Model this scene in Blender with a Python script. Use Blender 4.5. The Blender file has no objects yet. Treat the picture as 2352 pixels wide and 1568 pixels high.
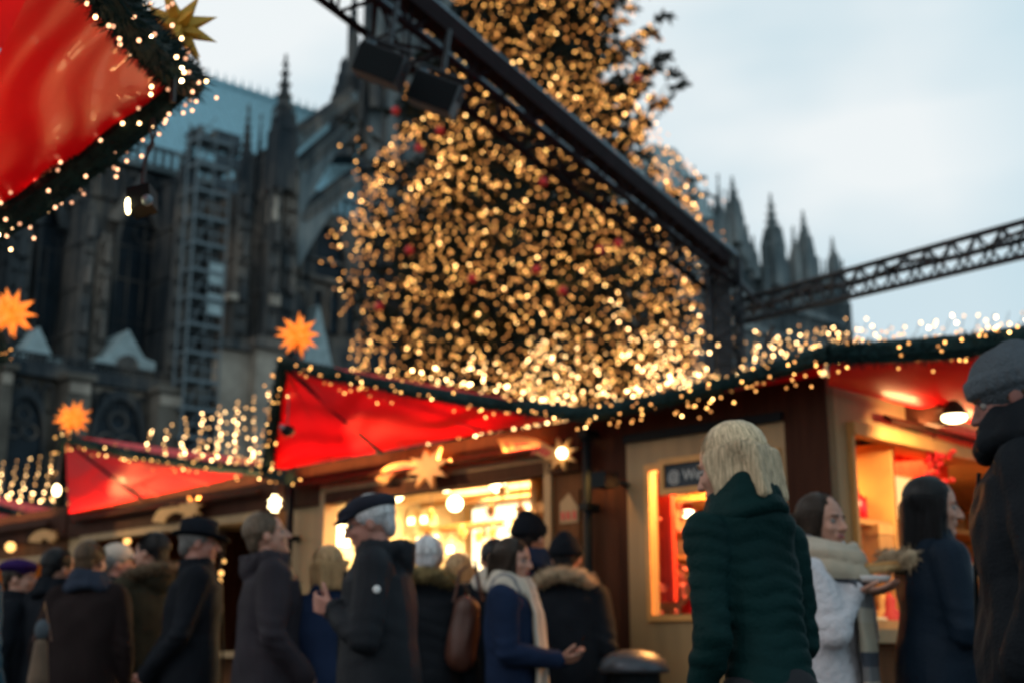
import bpy, bmesh, math, random
from mathutils import Vector, Matrix, noise
random.seed(7)
R = random.Random(11)
sc = bpy.context.scene
COL = sc.collection
rad = math.radians

# ------------------------------------------------------------------ camera
FPX = 2940.0; CX, CY = 1176.0, 784.0          # photograph measured on a 2352 x 1568 grid
PITCH = math.atan((1500 - CY) / FPX); CAMZ = 1.05
cam_d = bpy.data.cameras.new("camera"); cam = bpy.data.objects.new("camera", cam_d); COL.objects.link(cam)
cam.location = (0, 0, CAMZ); cam.rotation_euler = (math.pi / 2 + PITCH, 0, 0)
cam_d.sensor_width = 36; cam_d.lens = FPX / 2352 * 36
cam_d.clip_end = 3000; cam_d.clip_start = 0.05
cam_d.dof.use_dof = True; cam_d.dof.focus_distance = 2.3; cam_d.dof.aperture_fstop = 3.4
sc.camera = cam
FW = Vector((0, math.cos(PITCH), math.sin(PITCH))); UP = Vector((0, -math.sin(PITCH), math.cos(PITCH))); RT = Vector((1, 0, 0))
CO = Vector((0, 0, CAMZ))
def ray(x, y): return FW + RT * ((x - CX) / FPX) + UP * ((CY - y) / FPX)
def P(x, y, Y):
    d = ray(x, y); return CO + d * (Y / d.y)
def hz(x, y, H):  # point on the ray at height H
    d = ray(x, y); return CO + d * ((H - CAMZ) / d.z)

class Fr:
    """an upright frame: s runs along a wall, d goes behind it, z up"""
    def __init__(s, o, u, w): s.o = Vector((o[0], o[1], 0)); s.u = Vector((u[0], u[1], 0)).normalized(); s.w = Vector((w[0], w[1], 0)).normalized()
    def pt(s, a, d, z): return s.o + s.u * a + s.w * d + Vector((0, 0, z))
    def px(s, x, y, d=0.0):
        r = ray(x, y); q = s.o + s.w * d - CO
        t = (q.x * s.w.x + q.y * s.w.y) / (r.x * s.w.x + r.y * s.w.y)
        p = CO + r * t; v = p - s.o
        return v.x * s.u.x + v.y * s.u.y, p.z
    def S(s, x, d=0.0, y=1200): return s.px(x, y, d)[0]
    def Z(s, x, y, d=0.0): return s.px(x, y, d)[1]

# ------------------------------------------------------------------ materials
def nt(name):
    m = bpy.data.materials.new(name); m.use_nodes = True; n = m.node_tree
    b = n.nodes["Principled BSDF"]; return m, n, b
def mat(name, col, rough=0.6, metal=0.0, var=0.0, vscale=6.0, bump=0.0, bscale=40.0, coat=0.0, sub=0.0, trans=0.0, stretch=None, sheen=0.0, spec=None):
    m, n, b = nt(name)
    b.inputs["Base Color"].default_value = (*col, 1); b.inputs["Roughness"].default_value = rough; b.inputs["Metallic"].default_value = metal
    if coat: b.inputs["Coat Weight"].default_value = coat
    if sub: b.inputs["Subsurface Weight"].default_value = sub; b.inputs["Subsurface Scale"].default_value = 0.01
    if sheen: b.inputs["Sheen Weight"].default_value = sheen
    if spec is not None: b.inputs["Specular IOR Level"].default_value = spec
    tc = n.nodes.new("ShaderNodeTexCoord"); mp = n.nodes.new("ShaderNodeMapping"); n.links.new(tc.outputs["Object"], mp.inputs[0])
    if stretch: mp.inputs["Scale"].default_value = stretch
    if var:
        t = n.nodes.new("ShaderNodeTexNoise"); t.inputs["Scale"].default_value = vscale; t.inputs["Detail"].default_value = 6
        r = n.nodes.new("ShaderNodeValToRGB"); r.color_ramp.elements[0].position = 0.3; r.color_ramp.elements[1].position = 0.72
        r.color_ramp.elements[0].color = (*[c * (1 - var) for c in col], 1); r.color_ramp.elements[1].color = (*[min(1, c * (1 + var)) for c in col], 1)
        n.links.new(mp.outputs[0], t.inputs["Vector"]); n.links.new(t.outputs["Fac"], r.inputs[0]); n.links.new(r.outputs[0], b.inputs["Base Color"])
    if bump:
        t2 = n.nodes.new("ShaderNodeTexNoise"); t2.inputs["Scale"].default_value = bscale; t2.inputs["Detail"].default_value = 4
        bp = n.nodes.new("ShaderNodeBump"); bp.inputs["Strength"].default_value = bump; bp.inputs["Distance"].default_value = 0.02
        n.links.new(mp.outputs[0], t2.inputs["Vector"]); n.links.new(t2.outputs["Fac"], bp.inputs["Height"]); n.links.new(bp.outputs[0], b.inputs["Normal"])
    if trans:
        tr = n.nodes.new("ShaderNodeBsdfTranslucent"); tr.inputs[0].default_value = (*col, 1)
        mx = n.nodes.new("ShaderNodeMixShader"); mx.inputs[0].default_value = trans
        out = n.nodes["Material Output"]
        n.links.new(b.outputs[0], mx.inputs[1]); n.links.new(tr.outputs[0], mx.inputs[2]); n.links.new(mx.outputs[0], out.inputs[0])
    return m
def emis(name, col, st, sample=False):
    m, n, b = nt(name)
    b.inputs["Base Color"].default_value = (0.2, 0.18, 0.12, 1)
    b.inputs["Emission Color"].default_value = (*col, 1); b.inputs["Emission Strength"].default_value = st
    if not sample: m.cycles.emission_sampling = 'NONE'
    return m

M = {}
def gothic(name, lo, mid, hi, sc_=0.9, st=0.16):
    m, n, b = nt(name); b.inputs['Roughness'].default_value = .95; b.inputs['Specular IOR Level'].default_value = .1
    tc = n.nodes.new('ShaderNodeTexCoord'); mp = n.nodes.new('ShaderNodeMapping'); mp.inputs['Scale'].default_value = (1, 1, st); n.links.new(tc.outputs['Object'], mp.inputs[0])
    a = n.nodes.new('ShaderNodeTexNoise'); a.inputs['Scale'].default_value = sc_; a.inputs['Detail'].default_value = 5; a.inputs['Roughness'].default_value = .65; n.links.new(mp.outputs[0], a.inputs['Vector'])
    c = n.nodes.new('ShaderNodeTexNoise'); c.inputs['Scale'].default_value = .16; c.inputs['Detail'].default_value = 3; n.links.new(tc.outputs['Object'], c.inputs['Vector'])
    mx = n.nodes.new('ShaderNodeMath'); mx.operation = 'MULTIPLY_ADD'; mx.inputs[1].default_value = .55; n.links.new(c.outputs['Fac'], mx.inputs[0])
    m2 = n.nodes.new('ShaderNodeMath'); m2.operation = 'MULTIPLY'; m2.inputs[1].default_value = .5; n.links.new(a.outputs['Fac'], m2.inputs[0]); n.links.new(m2.outputs[0], mx.inputs[2])
    r = n.nodes.new('ShaderNodeValToRGB'); e = r.color_ramp.elements; e[0].position = .43; e[0].color = (*lo, 1); e[1].position = .64; e[1].color = (*hi, 1); q = e.new(.53); q.color = (*mid, 1); n.links.new(mx.outputs[0], r.inputs[0]); n.links.new(r.outputs[0], b.inputs[0])
    bp = n.nodes.new('ShaderNodeBump'); bp.inputs['Strength'].default_value = .8; bp.inputs['Distance'].default_value = .25; n.links.new(a.outputs['Fac'], bp.inputs['Height']); n.links.new(bp.outputs[0], b.inputs['Normal']); return m
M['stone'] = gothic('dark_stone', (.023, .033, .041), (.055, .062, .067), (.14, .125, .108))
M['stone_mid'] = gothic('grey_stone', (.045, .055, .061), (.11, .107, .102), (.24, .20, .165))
M['stone_pale'] = mat('pale_stone', (0.34, 0.30, 0.25), 0.9, var=0.4, vscale=0.5, bump=0.5, bscale=2, spec=0.2)
M['ashlar'] = mat('ashlar_stone', (0.13, 0.118, 0.10), 0.9, var=0.5, vscale=0.5, bump=0.5, bscale=2, spec=0.1)
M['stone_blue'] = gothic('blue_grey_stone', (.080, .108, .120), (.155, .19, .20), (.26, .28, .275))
M['glass_dark'] = mat('dark_glass', (0.010, 0.018, 0.026), 0.35, var=0.5, vscale=0.8, spec=0.15)
M['lead'] = mat('lead_roof', (0.25, 0.45, 0.53), 0.75, var=0.16, vscale=1.6, stretch=(3, 3, 0.2), bump=0.3, bscale=3, spec=0.2)
M['lead_pale'] = mat('pale_lead', (0.34, 0.44, 0.46), 0.8, var=0.2, vscale=1.5, spec=0.2)
M['scaf'] = mat('galvanised_tube', (0.13, 0.17, 0.19), 0.6, 0.2)
M['net'] = mat('debris_net', (0.05, 0.07, 0.085), 0.9, var=0.3, vscale=1)
M['red'] = mat('red_vinyl', (0.78, 0.003, 0.008), 0.46, var=0.08, vscale=1.5, bump=0.35, bscale=2.2, trans=0.38, coat=0.12, stretch=(1, 1, 2.5))
M['redtop'] = M['red']
M['fir'] = mat('fir_needles', (0.006, 0.024, 0.025), 0.8, var=0.5, vscale=25, spec=0.2)
M['fir_tree'] = mat('tree_needles', (0.020, 0.030, 0.026), 0.8, var=0.5, vscale=1.2, spec=0.2)
M['bark'] = mat('bark', (0.035, 0.026, 0.02), 0.9, var=0.4, bump=0.6)
M['wood'] = mat('brown_wood', (0.12, 0.045, 0.015), 0.7, var=0.3, vscale=3, stretch=(6, 6, 0.6), bump=0.3, bscale=12, spec=0.1)
M['wood_dark'] = mat('dark_brown_wood', (0.042, 0.014, 0.007), 0.75, var=0.3, vscale=3, stretch=(6, 6, 0.6), bump=0.3, bscale=12, spec=0.1)
M['beige'] = mat('beige_panel', (0.30, 0.185, 0.080), 0.6, var=0.14, vscale=2.5, stretch=(5, 5, 0.5), bump=0.1, bscale=10)
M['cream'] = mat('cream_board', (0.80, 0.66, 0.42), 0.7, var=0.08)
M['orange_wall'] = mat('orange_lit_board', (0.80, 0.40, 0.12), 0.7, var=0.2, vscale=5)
M['plywood'] = mat('sign_wood', (0.55, 0.26, 0.07), 0.6, var=0.15, vscale=8)
M['redpaint'] = mat('red_paint', (0.55, 0.03, 0.02), 0.6)
M['steel'] = mat('black_steel', (0.016, 0.020, 0.026), 0.45, 0.3, var=0.3)
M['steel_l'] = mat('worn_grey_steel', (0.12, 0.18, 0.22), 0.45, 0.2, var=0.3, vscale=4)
M['steel_r'] = mat('rusty_red_steel', (0.012, 0.007, 0.009), 0.8, 0.0, var=0.3, spec=0.1)
M['black'] = mat('black_plastic', (0.006, 0.009, 0.011), 0.6, spec=0.1)
M['cable'] = mat('cable_rubber', (0.03, 0.025, 0.025), 0.6)
M['slate'] = mat('slate_board', (0.02, 0.028, 0.036), 0.8, var=0.3)
M['chalk'] = mat('chalk', (0.42, 0.42, 0.40), 0.9)
M['bulb'] = [emis('bulb_faint', (1, 0.36, 0.08), 1.5), emis('bulb_dim', (1, 0.42, 0.10), 3.0), emis('bulb_warm', (1, 0.47, 0.115), 6.5), emis('bulb_bright', (1, 0.55, 0.18), 13.0)]
M['bulbw'] = [emis('net_bulb_faint', (1, 0.45, 0.13), 2.2), emis('net_bulb_dim', (1, 0.50, 0.16), 4.0), emis('net_bulb_warm', (1, 0.57, 0.22), 9.0), emis('net_bulb_bright', (1, 0.62, 0.26), 18.0)]
M['bulbn'] = [emis('near_bulb_faint', (1, 0.45, 0.24), 1.2), emis('near_bulb_dim', (1, 0.50, 0.26), 3.0), emis('near_bulb_warm', (1, 0.58, 0.26), 7.0), emis('near_bulb_bright', (1, 0.74, 0.40), 15.0)]
M['star_lit'] = mat('lit_star_paper', (0.9, 0.33, 0.05), 0.6)
b = M['star_lit'].node_tree.nodes["Principled BSDF"]; b.inputs["Emission Color"].default_value = (1, 0.21, 0.018, 1); b.inputs["Emission Strength"].default_value = 0.95
M['star_yel'] = mat('yellow_star_card', (0.66, 0.42, 0.06), 0.6, trans=0.3, var=0.06)
M['lamp_hot'] = emis('lamp_glass', (1, 0.80, 0.42), 9.0, True)
M['lamp_warm'] = emis('warm_lamp_glass', (1, 0.50, 0.14), 3.0, True)
M['lightbox'] = emis('light_panel', (1, 0.86, 0.52), 2.6, True)
M['lightbox_o'] = emis('orange_light_panel', (1, 0.60, 0.22), 1.5, True)
M['flower_red'] = mat('red_ornament', (0.6, 0.01, 0.015), 0.3)
M['pink'] = mat('pink_blossom', (0.7, 0.16, 0.12), 0.7, var=0.3)
M['curtain'] = mat('red_curtain', (0.65, 0.05, 0.03), 0.7, trans=0.3, stretch=(8, 8, 0.3), var=0.4)
M['bin'] = mat('grey_bin_metal', (0.055, 0.062, 0.075), 0.4, 0.5, var=0.2)
M['white'] = mat('white_card', (0.75, 0.75, 0.74), 0.6)
M['bread'] = mat('bread_crust', (0.45, 0.28, 0.12), 0.7, var=0.4, vscale=30)

# ------------------------------------------------------------------ object helpers
ROOT = {}
def tag(o, label=None, cat=None, group=None, kind=None):
    if label: o['label'] = label
    if cat: o['category'] = cat
    if group: o['group'] = group
    if kind: o['kind'] = kind
    return o
def empty(name, loc, label=None, cat=None, group=None, kind=None):
    o = bpy.data.objects.new(name, None); COL.objects.link(o); o.location = loc; o.empty_display_size = 0.2
    ROOT[o.name] = Vector(loc); return tag(o, label, cat, group, kind)
def root_of(o):
    while o.parent: o = o.parent
    return o

class MB:
    def __init__(s): s.v = []; s.f = []; s.m = []; s.mi = 0
    def add(s, vs, fs):
        n = len(s.v); s.v += [tuple(v) for v in vs]; s.f += [tuple(i + n for i in f) for f in fs]; s.m += [s.mi] * len(fs); return s
    def hexa(s, c):  # 8 corners: bottom 4 ccw, top 4 ccw
        return s.add(c, [(0, 3, 2, 1), (4, 5, 6, 7), (0, 1, 5, 4), (1, 2, 6, 5), (2, 3, 7, 6), (3, 0, 4, 7)])
    def box(s, x0, x1, y0, y1, z0, z1):
        return s.hexa([(x0, y0, z0), (x1, y0, z0), (x1, y1, z0), (x0, y1, z0), (x0, y0, z1), (x1, y0, z1), (x1, y1, z1), (x0, y1, z1)])
    def fbox(s, fr, a0, a1, d0, d1, z0, z1):
        g = fr.pt
        return s.hexa([g(a0, d0, z0), g(a1, d0, z0), g(a1, d1, z0), g(a0, d1, z0), g(a0, d0, z1), g(a1, d0, z1), g(a1, d1, z1), g(a0, d1, z1)])
    def fpyr(s, fr, a0, a1, d0, d1, z0, z1):
        g = fr.pt; am, dm = (a0 + a1) / 2, (d0 + d1) / 2
        return s.add([g(a0, d0, z0), g(a1, d0, z0), g(a1, d1, z0), g(a0, d1, z0), g(am, dm, z1)], [(0, 1, 4), (1, 2, 4), (2, 3, 4), (3, 0, 4), (3, 2, 1, 0)])
    def fprism(s, fr, pts, d0, d1):  # polygon in (s,z) extruded in depth
        n = len(pts); vs = [fr.pt(a, d0, z) for a, z in pts] + [fr.pt(a, d1, z) for a, z in pts]
        fs = [tuple(range(n)), tuple(range(2 * n - 1, n - 1, -1))] + [(i, (i + 1) % n, n + (i + 1) % n, n + i) for i in range(n)]
        return s.add(vs, fs)
    def fring(s, fr, outer, inner, d0, d1):
        n = len(outer); vs = [fr.pt(a, d0, z) for a, z in outer] + [fr.pt(a, d0, z) for a, z in inner] + [fr.pt(a, d1, z) for a, z in outer] + [fr.pt(a, d1, z) for a, z in inner]
        fs = []
        for i in range(n):
            j = (i + 1) % n
            fs += [(i, j, n + j, n + i), (2 * n + i, 3 * n + i, 3 * n + j, 2 * n + j), (i, 2 * n + i, 2 * n + j, j), (n + i, n + j, 3 * n + j, 3 * n + i)]
        return s.add(vs, fs)
    def tube(s, pts, r, n=8, closed=True):
        pts = [Vector(p) for p in pts]; rs = r if isinstance(r, (list, tuple)) else [r] * len(pts)
        vs = []; prev = None
        for i, p in enumerate(pts):
            t = (pts[min(i + 1, len(pts) - 1)] - pts[max(i - 1, 0)]).normalized()
            if prev is None: a = t.orthogonal().normalized()
            else:
                a = prev - t * prev.dot(t); a = a.normalized() if a.length > 1e-6 else t.orthogonal().normalized()
            prev = a; b = t.cross(a)
            for k in range(n):
                th = 2 * math.pi * k / n; vs.append(p + (a * math.cos(th) + b * math.sin(th)) * rs[i])
        fs = []
        for i in range(len(pts) - 1):
            for k in range(n):
                k2 = (k + 1) % n; fs.append((i * n + k, i * n + k2, (i + 1) * n + k2, (i + 1) * n + k))
        if closed: fs += [tuple(range(n - 1, -1, -1)), tuple(range((len(pts) - 1) * n, len(pts) * n))]
        return s.add(vs, fs)
    def ball(s, c, r, nu=10, nv=7, sq=(1, 1, 1)):
        c = Vector(c); vs = [c + Vector((0, 0, -r * sq[2]))]
        for j in range(1, nv):
            ph = -math.pi / 2 + math.pi * j / nv
            for i in range(nu):
                th = 2 * math.pi * i / nu; vs.append(c + Vector((math.cos(th) * math.cos(ph) * r * sq[0], math.sin(th) * math.cos(ph) * r * sq[1], math.sin(ph) * r * sq[2])))
        vs.append(c + Vector((0, 0, r * sq[2]))); fs = []
        for i in range(nu): fs.append((0, 1 + (i + 1) % nu, 1 + i)); fs.append((len(vs) - 1, 1 + (nv - 2) * nu + i, 1 + (nv - 2) * nu + (i + 1) % nu))
        for j in range(nv - 2):
            for i in range(nu):
                i2 = (i + 1) % nu; a = 1 + j * nu; fs.append((a + i, a + i2, a + nu + i2, a + nu + i))
        return s.add(vs, fs)
    def lathe(s, c, prof, n=24):
        c = Vector(c); vs = []
        for r, z in prof:
            for k in range(n): th = 2 * math.pi * k / n; vs.append(c + Vector((r * math.cos(th), r * math.sin(th), z)))
        fs = [(i * n + k, i * n + (k + 1) % n, (i + 1) * n + (k + 1) % n, (i + 1) * n + k) for i in range(len(prof) - 1) for k in range(n)]
        fs += [tuple(range(n - 1, -1, -1)), tuple(range((len(prof) - 1) * n, len(prof) * n))]
        return s.add(vs, fs)
    def sheet(s, grid, th=0.0):
        nu = len(grid); nv = len(grid[0]); vs = [p for row in grid for p in row]
        return s.add(vs, [(i * nv + j, (i + 1) * nv + j, (i + 1) * nv + j + 1, i * nv + j + 1) for i in range(nu - 1) for j in range(nv - 1)])
    def build(s, name, mats, parent=None, smooth=False, loc=None):
        if not isinstance(mats, (list, tuple)): mats = [mats]
        rt = root_of(parent) if parent else None
        off = Vector(rt.location) if rt is not None else (Vector(loc) if loc is not None else Vector((0, 0, 0)))
        me = bpy.data.meshes.new(name); me.from_pydata([tuple(Vector(v) - off) for v in s.v], [], s.f)
        for m in mats: me.materials.append(m)
        if len(mats) > 1: me.polygons.foreach_set("material_index", s.m)
        if smooth: me.polygons.foreach_set("use_smooth", [True] * len(me.polygons))
        me.update()
        o = bpy.data.objects.new(name, me); COL.objects.link(o)
        if parent: o.parent = parent
        elif loc is not None: o.location = loc
        return o
def lerp(a, b, t): return a + (b - a) * t
def vl(a, b, t): return Vector(a).lerp(Vector(b), t)

# bulbs: one mesh per brightness, copied as individual parts; the surplus becomes one stuff part
BM = {}
def bulb_mesh(key, k, r):
    q = (key, k, round(r, 4))
    if q not in BM:
        mb = MB().ball((0, 0, 0), r, 6, 4); me = bpy.data.meshes.new('bulb'); me.from_pydata(mb.v, [], mb.f); me.materials.append(M[key][k]); BM[q] = me
    return BM[q]
def bulbs(root, pts, r=0.008, key='bulb', w=(3, 5, 3, 1.0), maxn=100):
    base = Vector(root_of(root).location)
    pts = sorted(pts, key=lambda p: (Vector(p) - CO).length)
    rest = MB()
    for i, p in enumerate(pts):
        k = R.choices((0, 1, 2, 3), w)[0]
        if i < maxn:
            o = bpy.data.objects.new('bulb', bulb_mesh(key, k, r)); COL.objects.link(o); o.parent = root; o.location = Vector(p) - base
        else: rest.mi = k; rest.ball(p, r, 5, 4)
    if rest.v:
        o = rest.build('bulbs', M[key], root); o['kind'] = 'stuff'

def path_pts(pts, n):
    pts = [Vector(p) for p in pts]; L = [0]
    for a, b in zip(pts, pts[1:]): L.append(L[-1] + (b - a).length)
    out = []
    for i in range(n):
        t = L[-1] * i / (n - 1)
        for j in range(len(pts) - 1):
            if t <= L[j + 1] + 1e-9: out.append(pts[j].lerp(pts[j + 1], (t - L[j]) / max(1e-9, L[j + 1] - L[j]))); break
    return out
def rv(s=1.0):
    return Vector((R.gauss(0, 1), R.gauss(0, 1), R.gauss(0, 1))).normalized() * s
def garland(pts, rad_, label, nbulb, br=0.008, key='bulb', group='lit fir garlands along the stall canopies', spread=1.35, dens=1.0, drop=0.0):
    pts = [Vector(p) for p in pts]
    L = sum((b - a).length for a, b in zip(pts, pts[1:]))
    root = empty('fir_garland', min(pts, key=lambda p: p.z), label, 'garland', group)
    fine = path_pts(pts, max(8, int(L / 0.06)))
    core = MB().tube(fine, [rad_ * (0.62 + 0.22 * noise.noise(p * 5)) for p in fine], 7)
    for p in path_pts(pts, int(L * 2600 * dens)):
        d = rv(); d.z *= 0.85; a = p + d * rad_ * R.uniform(0.35, 0.6); ln = rad_ * R.uniform(0.35, 0.72) * (1 + 0.35 * noise.noise(p * 9))
        e = a + (d + rv(0.45)).normalized() * ln; sd = rv().cross(d).normalized() * rad_ * 0.05
        core.add([a - sd, a + sd, e], [(0, 1, 2)])
    core.build('foliage', M['fir'], root)
    wire = []; bp = []
    for i, p in enumerate(path_pts(pts, nbulb)):
        d = rv(); d.z = d.z * 0.8 - drop; bp.append(p + d * rad_ * R.uniform(0.85, spread) + rv(0.02))
    bulbs(root, bp, br, key)
    return root
def light_string(a, b, sag, n, label, r=0.010, key='bulbw', group='warm strings of lights above the stall roofs', w=(2, 4, 3, 2), jit=0.06):
    a, b = Vector(a), Vector(b)
    pts = [a.lerp(b, t / 16) - Vector((0, 0, sag * 4 * (t / 16) * (1 - t / 16))) for t in range(17)]
    root = empty('light_string', pts[0], label, 'light string', group)
    MB().tube(pts, 0.004, 4).build('cable', M['cable'], root)
    bulbs(root, [p + rv(R.uniform(.01, jit)) - Vector((0, 0, 0.015)) for p in path_pts(pts, n)], r, key, w)
    return root

def moravian(c, r, label, mtl, n_pts=25, group='paper stars on the canopy peaks', seed=1, basepole=0.2):
    c = Vector(c); rr = random.Random(seed)
    root = empty('paper_star', c - Vector((0, 0, basepole)), label, 'star', group)
    dirs = []
    for i in range(n_pts):
        ph = math.acos(1 - 2 * (i + 0.5) / n_pts); th = math.pi * (1 + 5 ** 0.5) * i + seed
        dirs.append(Vector((math.sin(ph) * math.cos(th), math.sin(ph) * math.sin(th), math.cos(ph))))
    mb = MB(); mb.ball(c, r * 0.36, 10, 6)
    for d in dirs:
        a = d.orthogonal().normalized(); b2 = d.cross(a); bs = [c + d * r * 0.28 + (a * math.cos(k * math.pi / 2) + b2 * math.sin(k * math.pi / 2)) * r * 0.21 for k in range(4)]
        tip = c + d * r * rr.uniform(0.93, 1.06)
        mb.add(bs + [tip], [(0, 1, 4), (1, 2, 4), (2, 3, 4), (3, 0, 4)])
    mb.build('star_points', mtl, root)
    MB().tube([c - Vector((0, 0, basepole)), c - Vector((0, 0, r * 0.3))], 0.012, 6).build('pole', M['steel'], root)
    return root
# ------------------------------------------------------------------ sky, light, ground
w = bpy.data.worlds.new("World"); sc.world = w; w.use_nodes = True; n = w.node_tree
bg = n.nodes["Background"]
sky = n.nodes.new("ShaderNodeTexSky"); sky.sky_type = 'NISHITA'; sky.sun_disc = False; sky.sun_elevation = rad(9); sky.sun_rotation = rad(-60)
sky.air_density = 1.0; sky.dust_density = 2.0
tc = n.nodes.new("ShaderNodeTexCoord"); mp = n.nodes.new("ShaderNodeMapping"); mp.inputs["Scale"].default_value = (1.0, 1.0, 2.4); mp.inputs["Location"].default_value = (0.35, 0.1, 0.2)
no = n.nodes.new("ShaderNodeTexNoise"); no.inputs["Scale"].default_value = 3.2; no.inputs["Detail"].default_value = 3.5; no.inputs["Roughness"].default_value = 0.42
rp = n.nodes.new("ShaderNodeValToRGB"); e = rp.color_ramp.elements
e[0].position = 0.38; e[0].color = (0.66, 0.81, 0.88, 1); e[1].position = 0.58; e[1].color = (0.92, 0.97, 0.985, 1)
m1 = n.nodes.new("ShaderNodeMix"); m1.data_type = 'RGBA'; m1.inputs[0].default_value = 0.93
sc1 = n.nodes.new("ShaderNodeMix"); sc1.data_type = 'RGBA'; sc1.blend_type = 'MULTIPLY'; sc1.inputs[0].default_value = 1; sc1.inputs[7].default_value = (0.1, 0.1, 0.1, 1)
n.links.new(tc.outputs["Generated"], mp.inputs[0]); n.links.new(mp.outputs[0], no.inputs["Vector"]); n.links.new(no.outputs["Fac"], rp.inputs[0])
n.links.new(sky.outputs[0], sc1.inputs[6]); n.links.new(sc1.outputs[2], m1.inputs[6]); n.links.new(rp.outputs[0], m1.inputs[7])
# overcast falls off towards the zenith and towards the blue patch on the right
sep = n.nodes.new("ShaderNodeSeparateXYZ"); n.links.new(tc.outputs["Generated"], sep.inputs[0])
mr = n.nodes.new("ShaderNodeMapRange"); mr.inputs[1].default_value = 0.49; mr.inputs[2].default_value = 0.9; mr.inputs[3].default_value = 1.0; mr.inputs[4].default_value = 0.38
n.links.new(sep.outputs["Z"], mr.inputs[0])
m2 = n.nodes.new("ShaderNodeMix"); m2.data_type = 'RGBA'; m2.blend_type = 'MULTIPLY'; m2.inputs[0].default_value = 1
n.links.new(m1.outputs[2], m2.inputs[6]); n.links.new(mr.outputs[0], m2.inputs[7])
mr2 = n.nodes.new("ShaderNodeMapRange"); mr2.inputs[1].default_value = 0.43; mr2.inputs[2].default_value = 0.57; mr2.inputs[3].default_value = 0.0; mr2.inputs[4].default_value = 0.75
vm = n.nodes.new("ShaderNodeMath"); vm.operation = 'ADD'; n.links.new(sep.outputs["X"], vm.inputs[0])
vm2 = n.nodes.new("ShaderNodeMath"); vm2.operation = 'MULTIPLY'; vm2.inputs[1].default_value = 0.35; n.links.new(sep.outputs["Z"], vm2.inputs[0]); n.links.new(vm2.outputs[0], vm.inputs[1])
n.links.new(vm.outputs[0], mr2.inputs[0])
m3 = n.nodes.new("ShaderNodeMix"); m3.data_type = 'RGBA'; n.links.new(mr2.outputs[0], m3.inputs[0]); n.links.new(m2.outputs[2], m3.inputs[6]); m3.inputs[7].default_value = (0.42, 0.66, 0.78, 1)
n.links.new(m3.outputs[2], bg.inputs[0]); bg.inputs[1].default_value = 1.0

sd = bpy.data.lights.new("sun", 'SUN'); sd.energy = 0.35; sd.angle = rad(30); sd.color = (1, 0.95, 0.9)
so = bpy.data.objects.new("sun", sd); COL.objects.link(so); so.rotation_euler = (rad(55), 0, rad(-60))

gm, gn, gb = nt('paving'); gb.inputs["Roughness"].default_value = 0.6
br_ = gn.nodes.new("ShaderNodeTexBrick"); br_.inputs["Scale"].default_value = 6; br_.inputs[1].default_value = (0.10, 0.095, 0.09, 1); br_.inputs[2].default_value = (0.14, 0.13, 0.12, 1); br_.inputs[3].default_value = (0.04, 0.04, 0.04, 1)
tcg = gn.nodes.new("ShaderNodeTexCoord"); gn.links.new(tcg.outputs["Object"], br_.inputs["Vector"]); gn.links.new(br_.outputs[0], gb.inputs[0])
g = MB().sheet([[(-700, -200, 0), (-700, 900, 0)], [(700, -200, 0), (700, 900, 0)]]).build('ground', gm); tag(g, kind='structure')

def lamp(kind, loc, energy, col=(1, 0.62, 0.28), size=0.3, target=None, spot=None, name='lamp_light'):
    d = bpy.data.lights.new(name, kind); d.energy = energy; d.color = col
    if kind == 'AREA': d.size = size
    else: d.shadow_soft_size = size
    if spot: d.spot_size = rad(spot); d.spot_blend = 0.6
    o = bpy.data.objects.new(name, d); COL.objects.link(o); o.location = loc
    if target is not None: o.rotation_euler = (Vector(target) - Vector(loc)).to_track_quat('-Z', 'Y').to_euler()
    return o

# ------------------------------------------------------------------ cathedral
def arch(a0, a1, z0, z1, n=7, spring=0.62):
    """pointed arch outline in (s,z); goes round from bottom left"""
    lo, hi = min(a0, a1), max(a0, a1); wd = hi - lo; zs = z1 - min(wd * 0.95, (z1 - z0) * 0.8); pts = [(lo, z0)]
    for i in range(n + 1):
        t = i / n; ang = math.pi / 2 * t * 0.88; pts.append((lo + wd * 0.5 * (1 - math.cos(ang)) / (1 - math.cos(math.pi / 2 * 0.88)) * 1.0 if False else lo + wd * 0.5 * t ** 1.6, lerp(zs, z1, math.sin(math.pi / 2 * t ** 0.9))))
    for i in range(n - 1, -1, -1):
        t = i / n; pts.append((hi - wd * 0.5 * t ** 1.6, lerp(zs, z1, math.sin(math.pi / 2 * t ** 0.9))))
    pts.append((hi, z0)); return pts
def grow(pts, k):
    cx = sum(p[0] for p in pts) / len(pts); cz = sum(p[1] for p in pts) / len(pts)
    lo = min(p[1] for p in pts)
    return [(cx + (a - cx) * (1 + k[0]), lo - k[2] if z == lo else z + k[1]) for a, z in pts]
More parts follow.
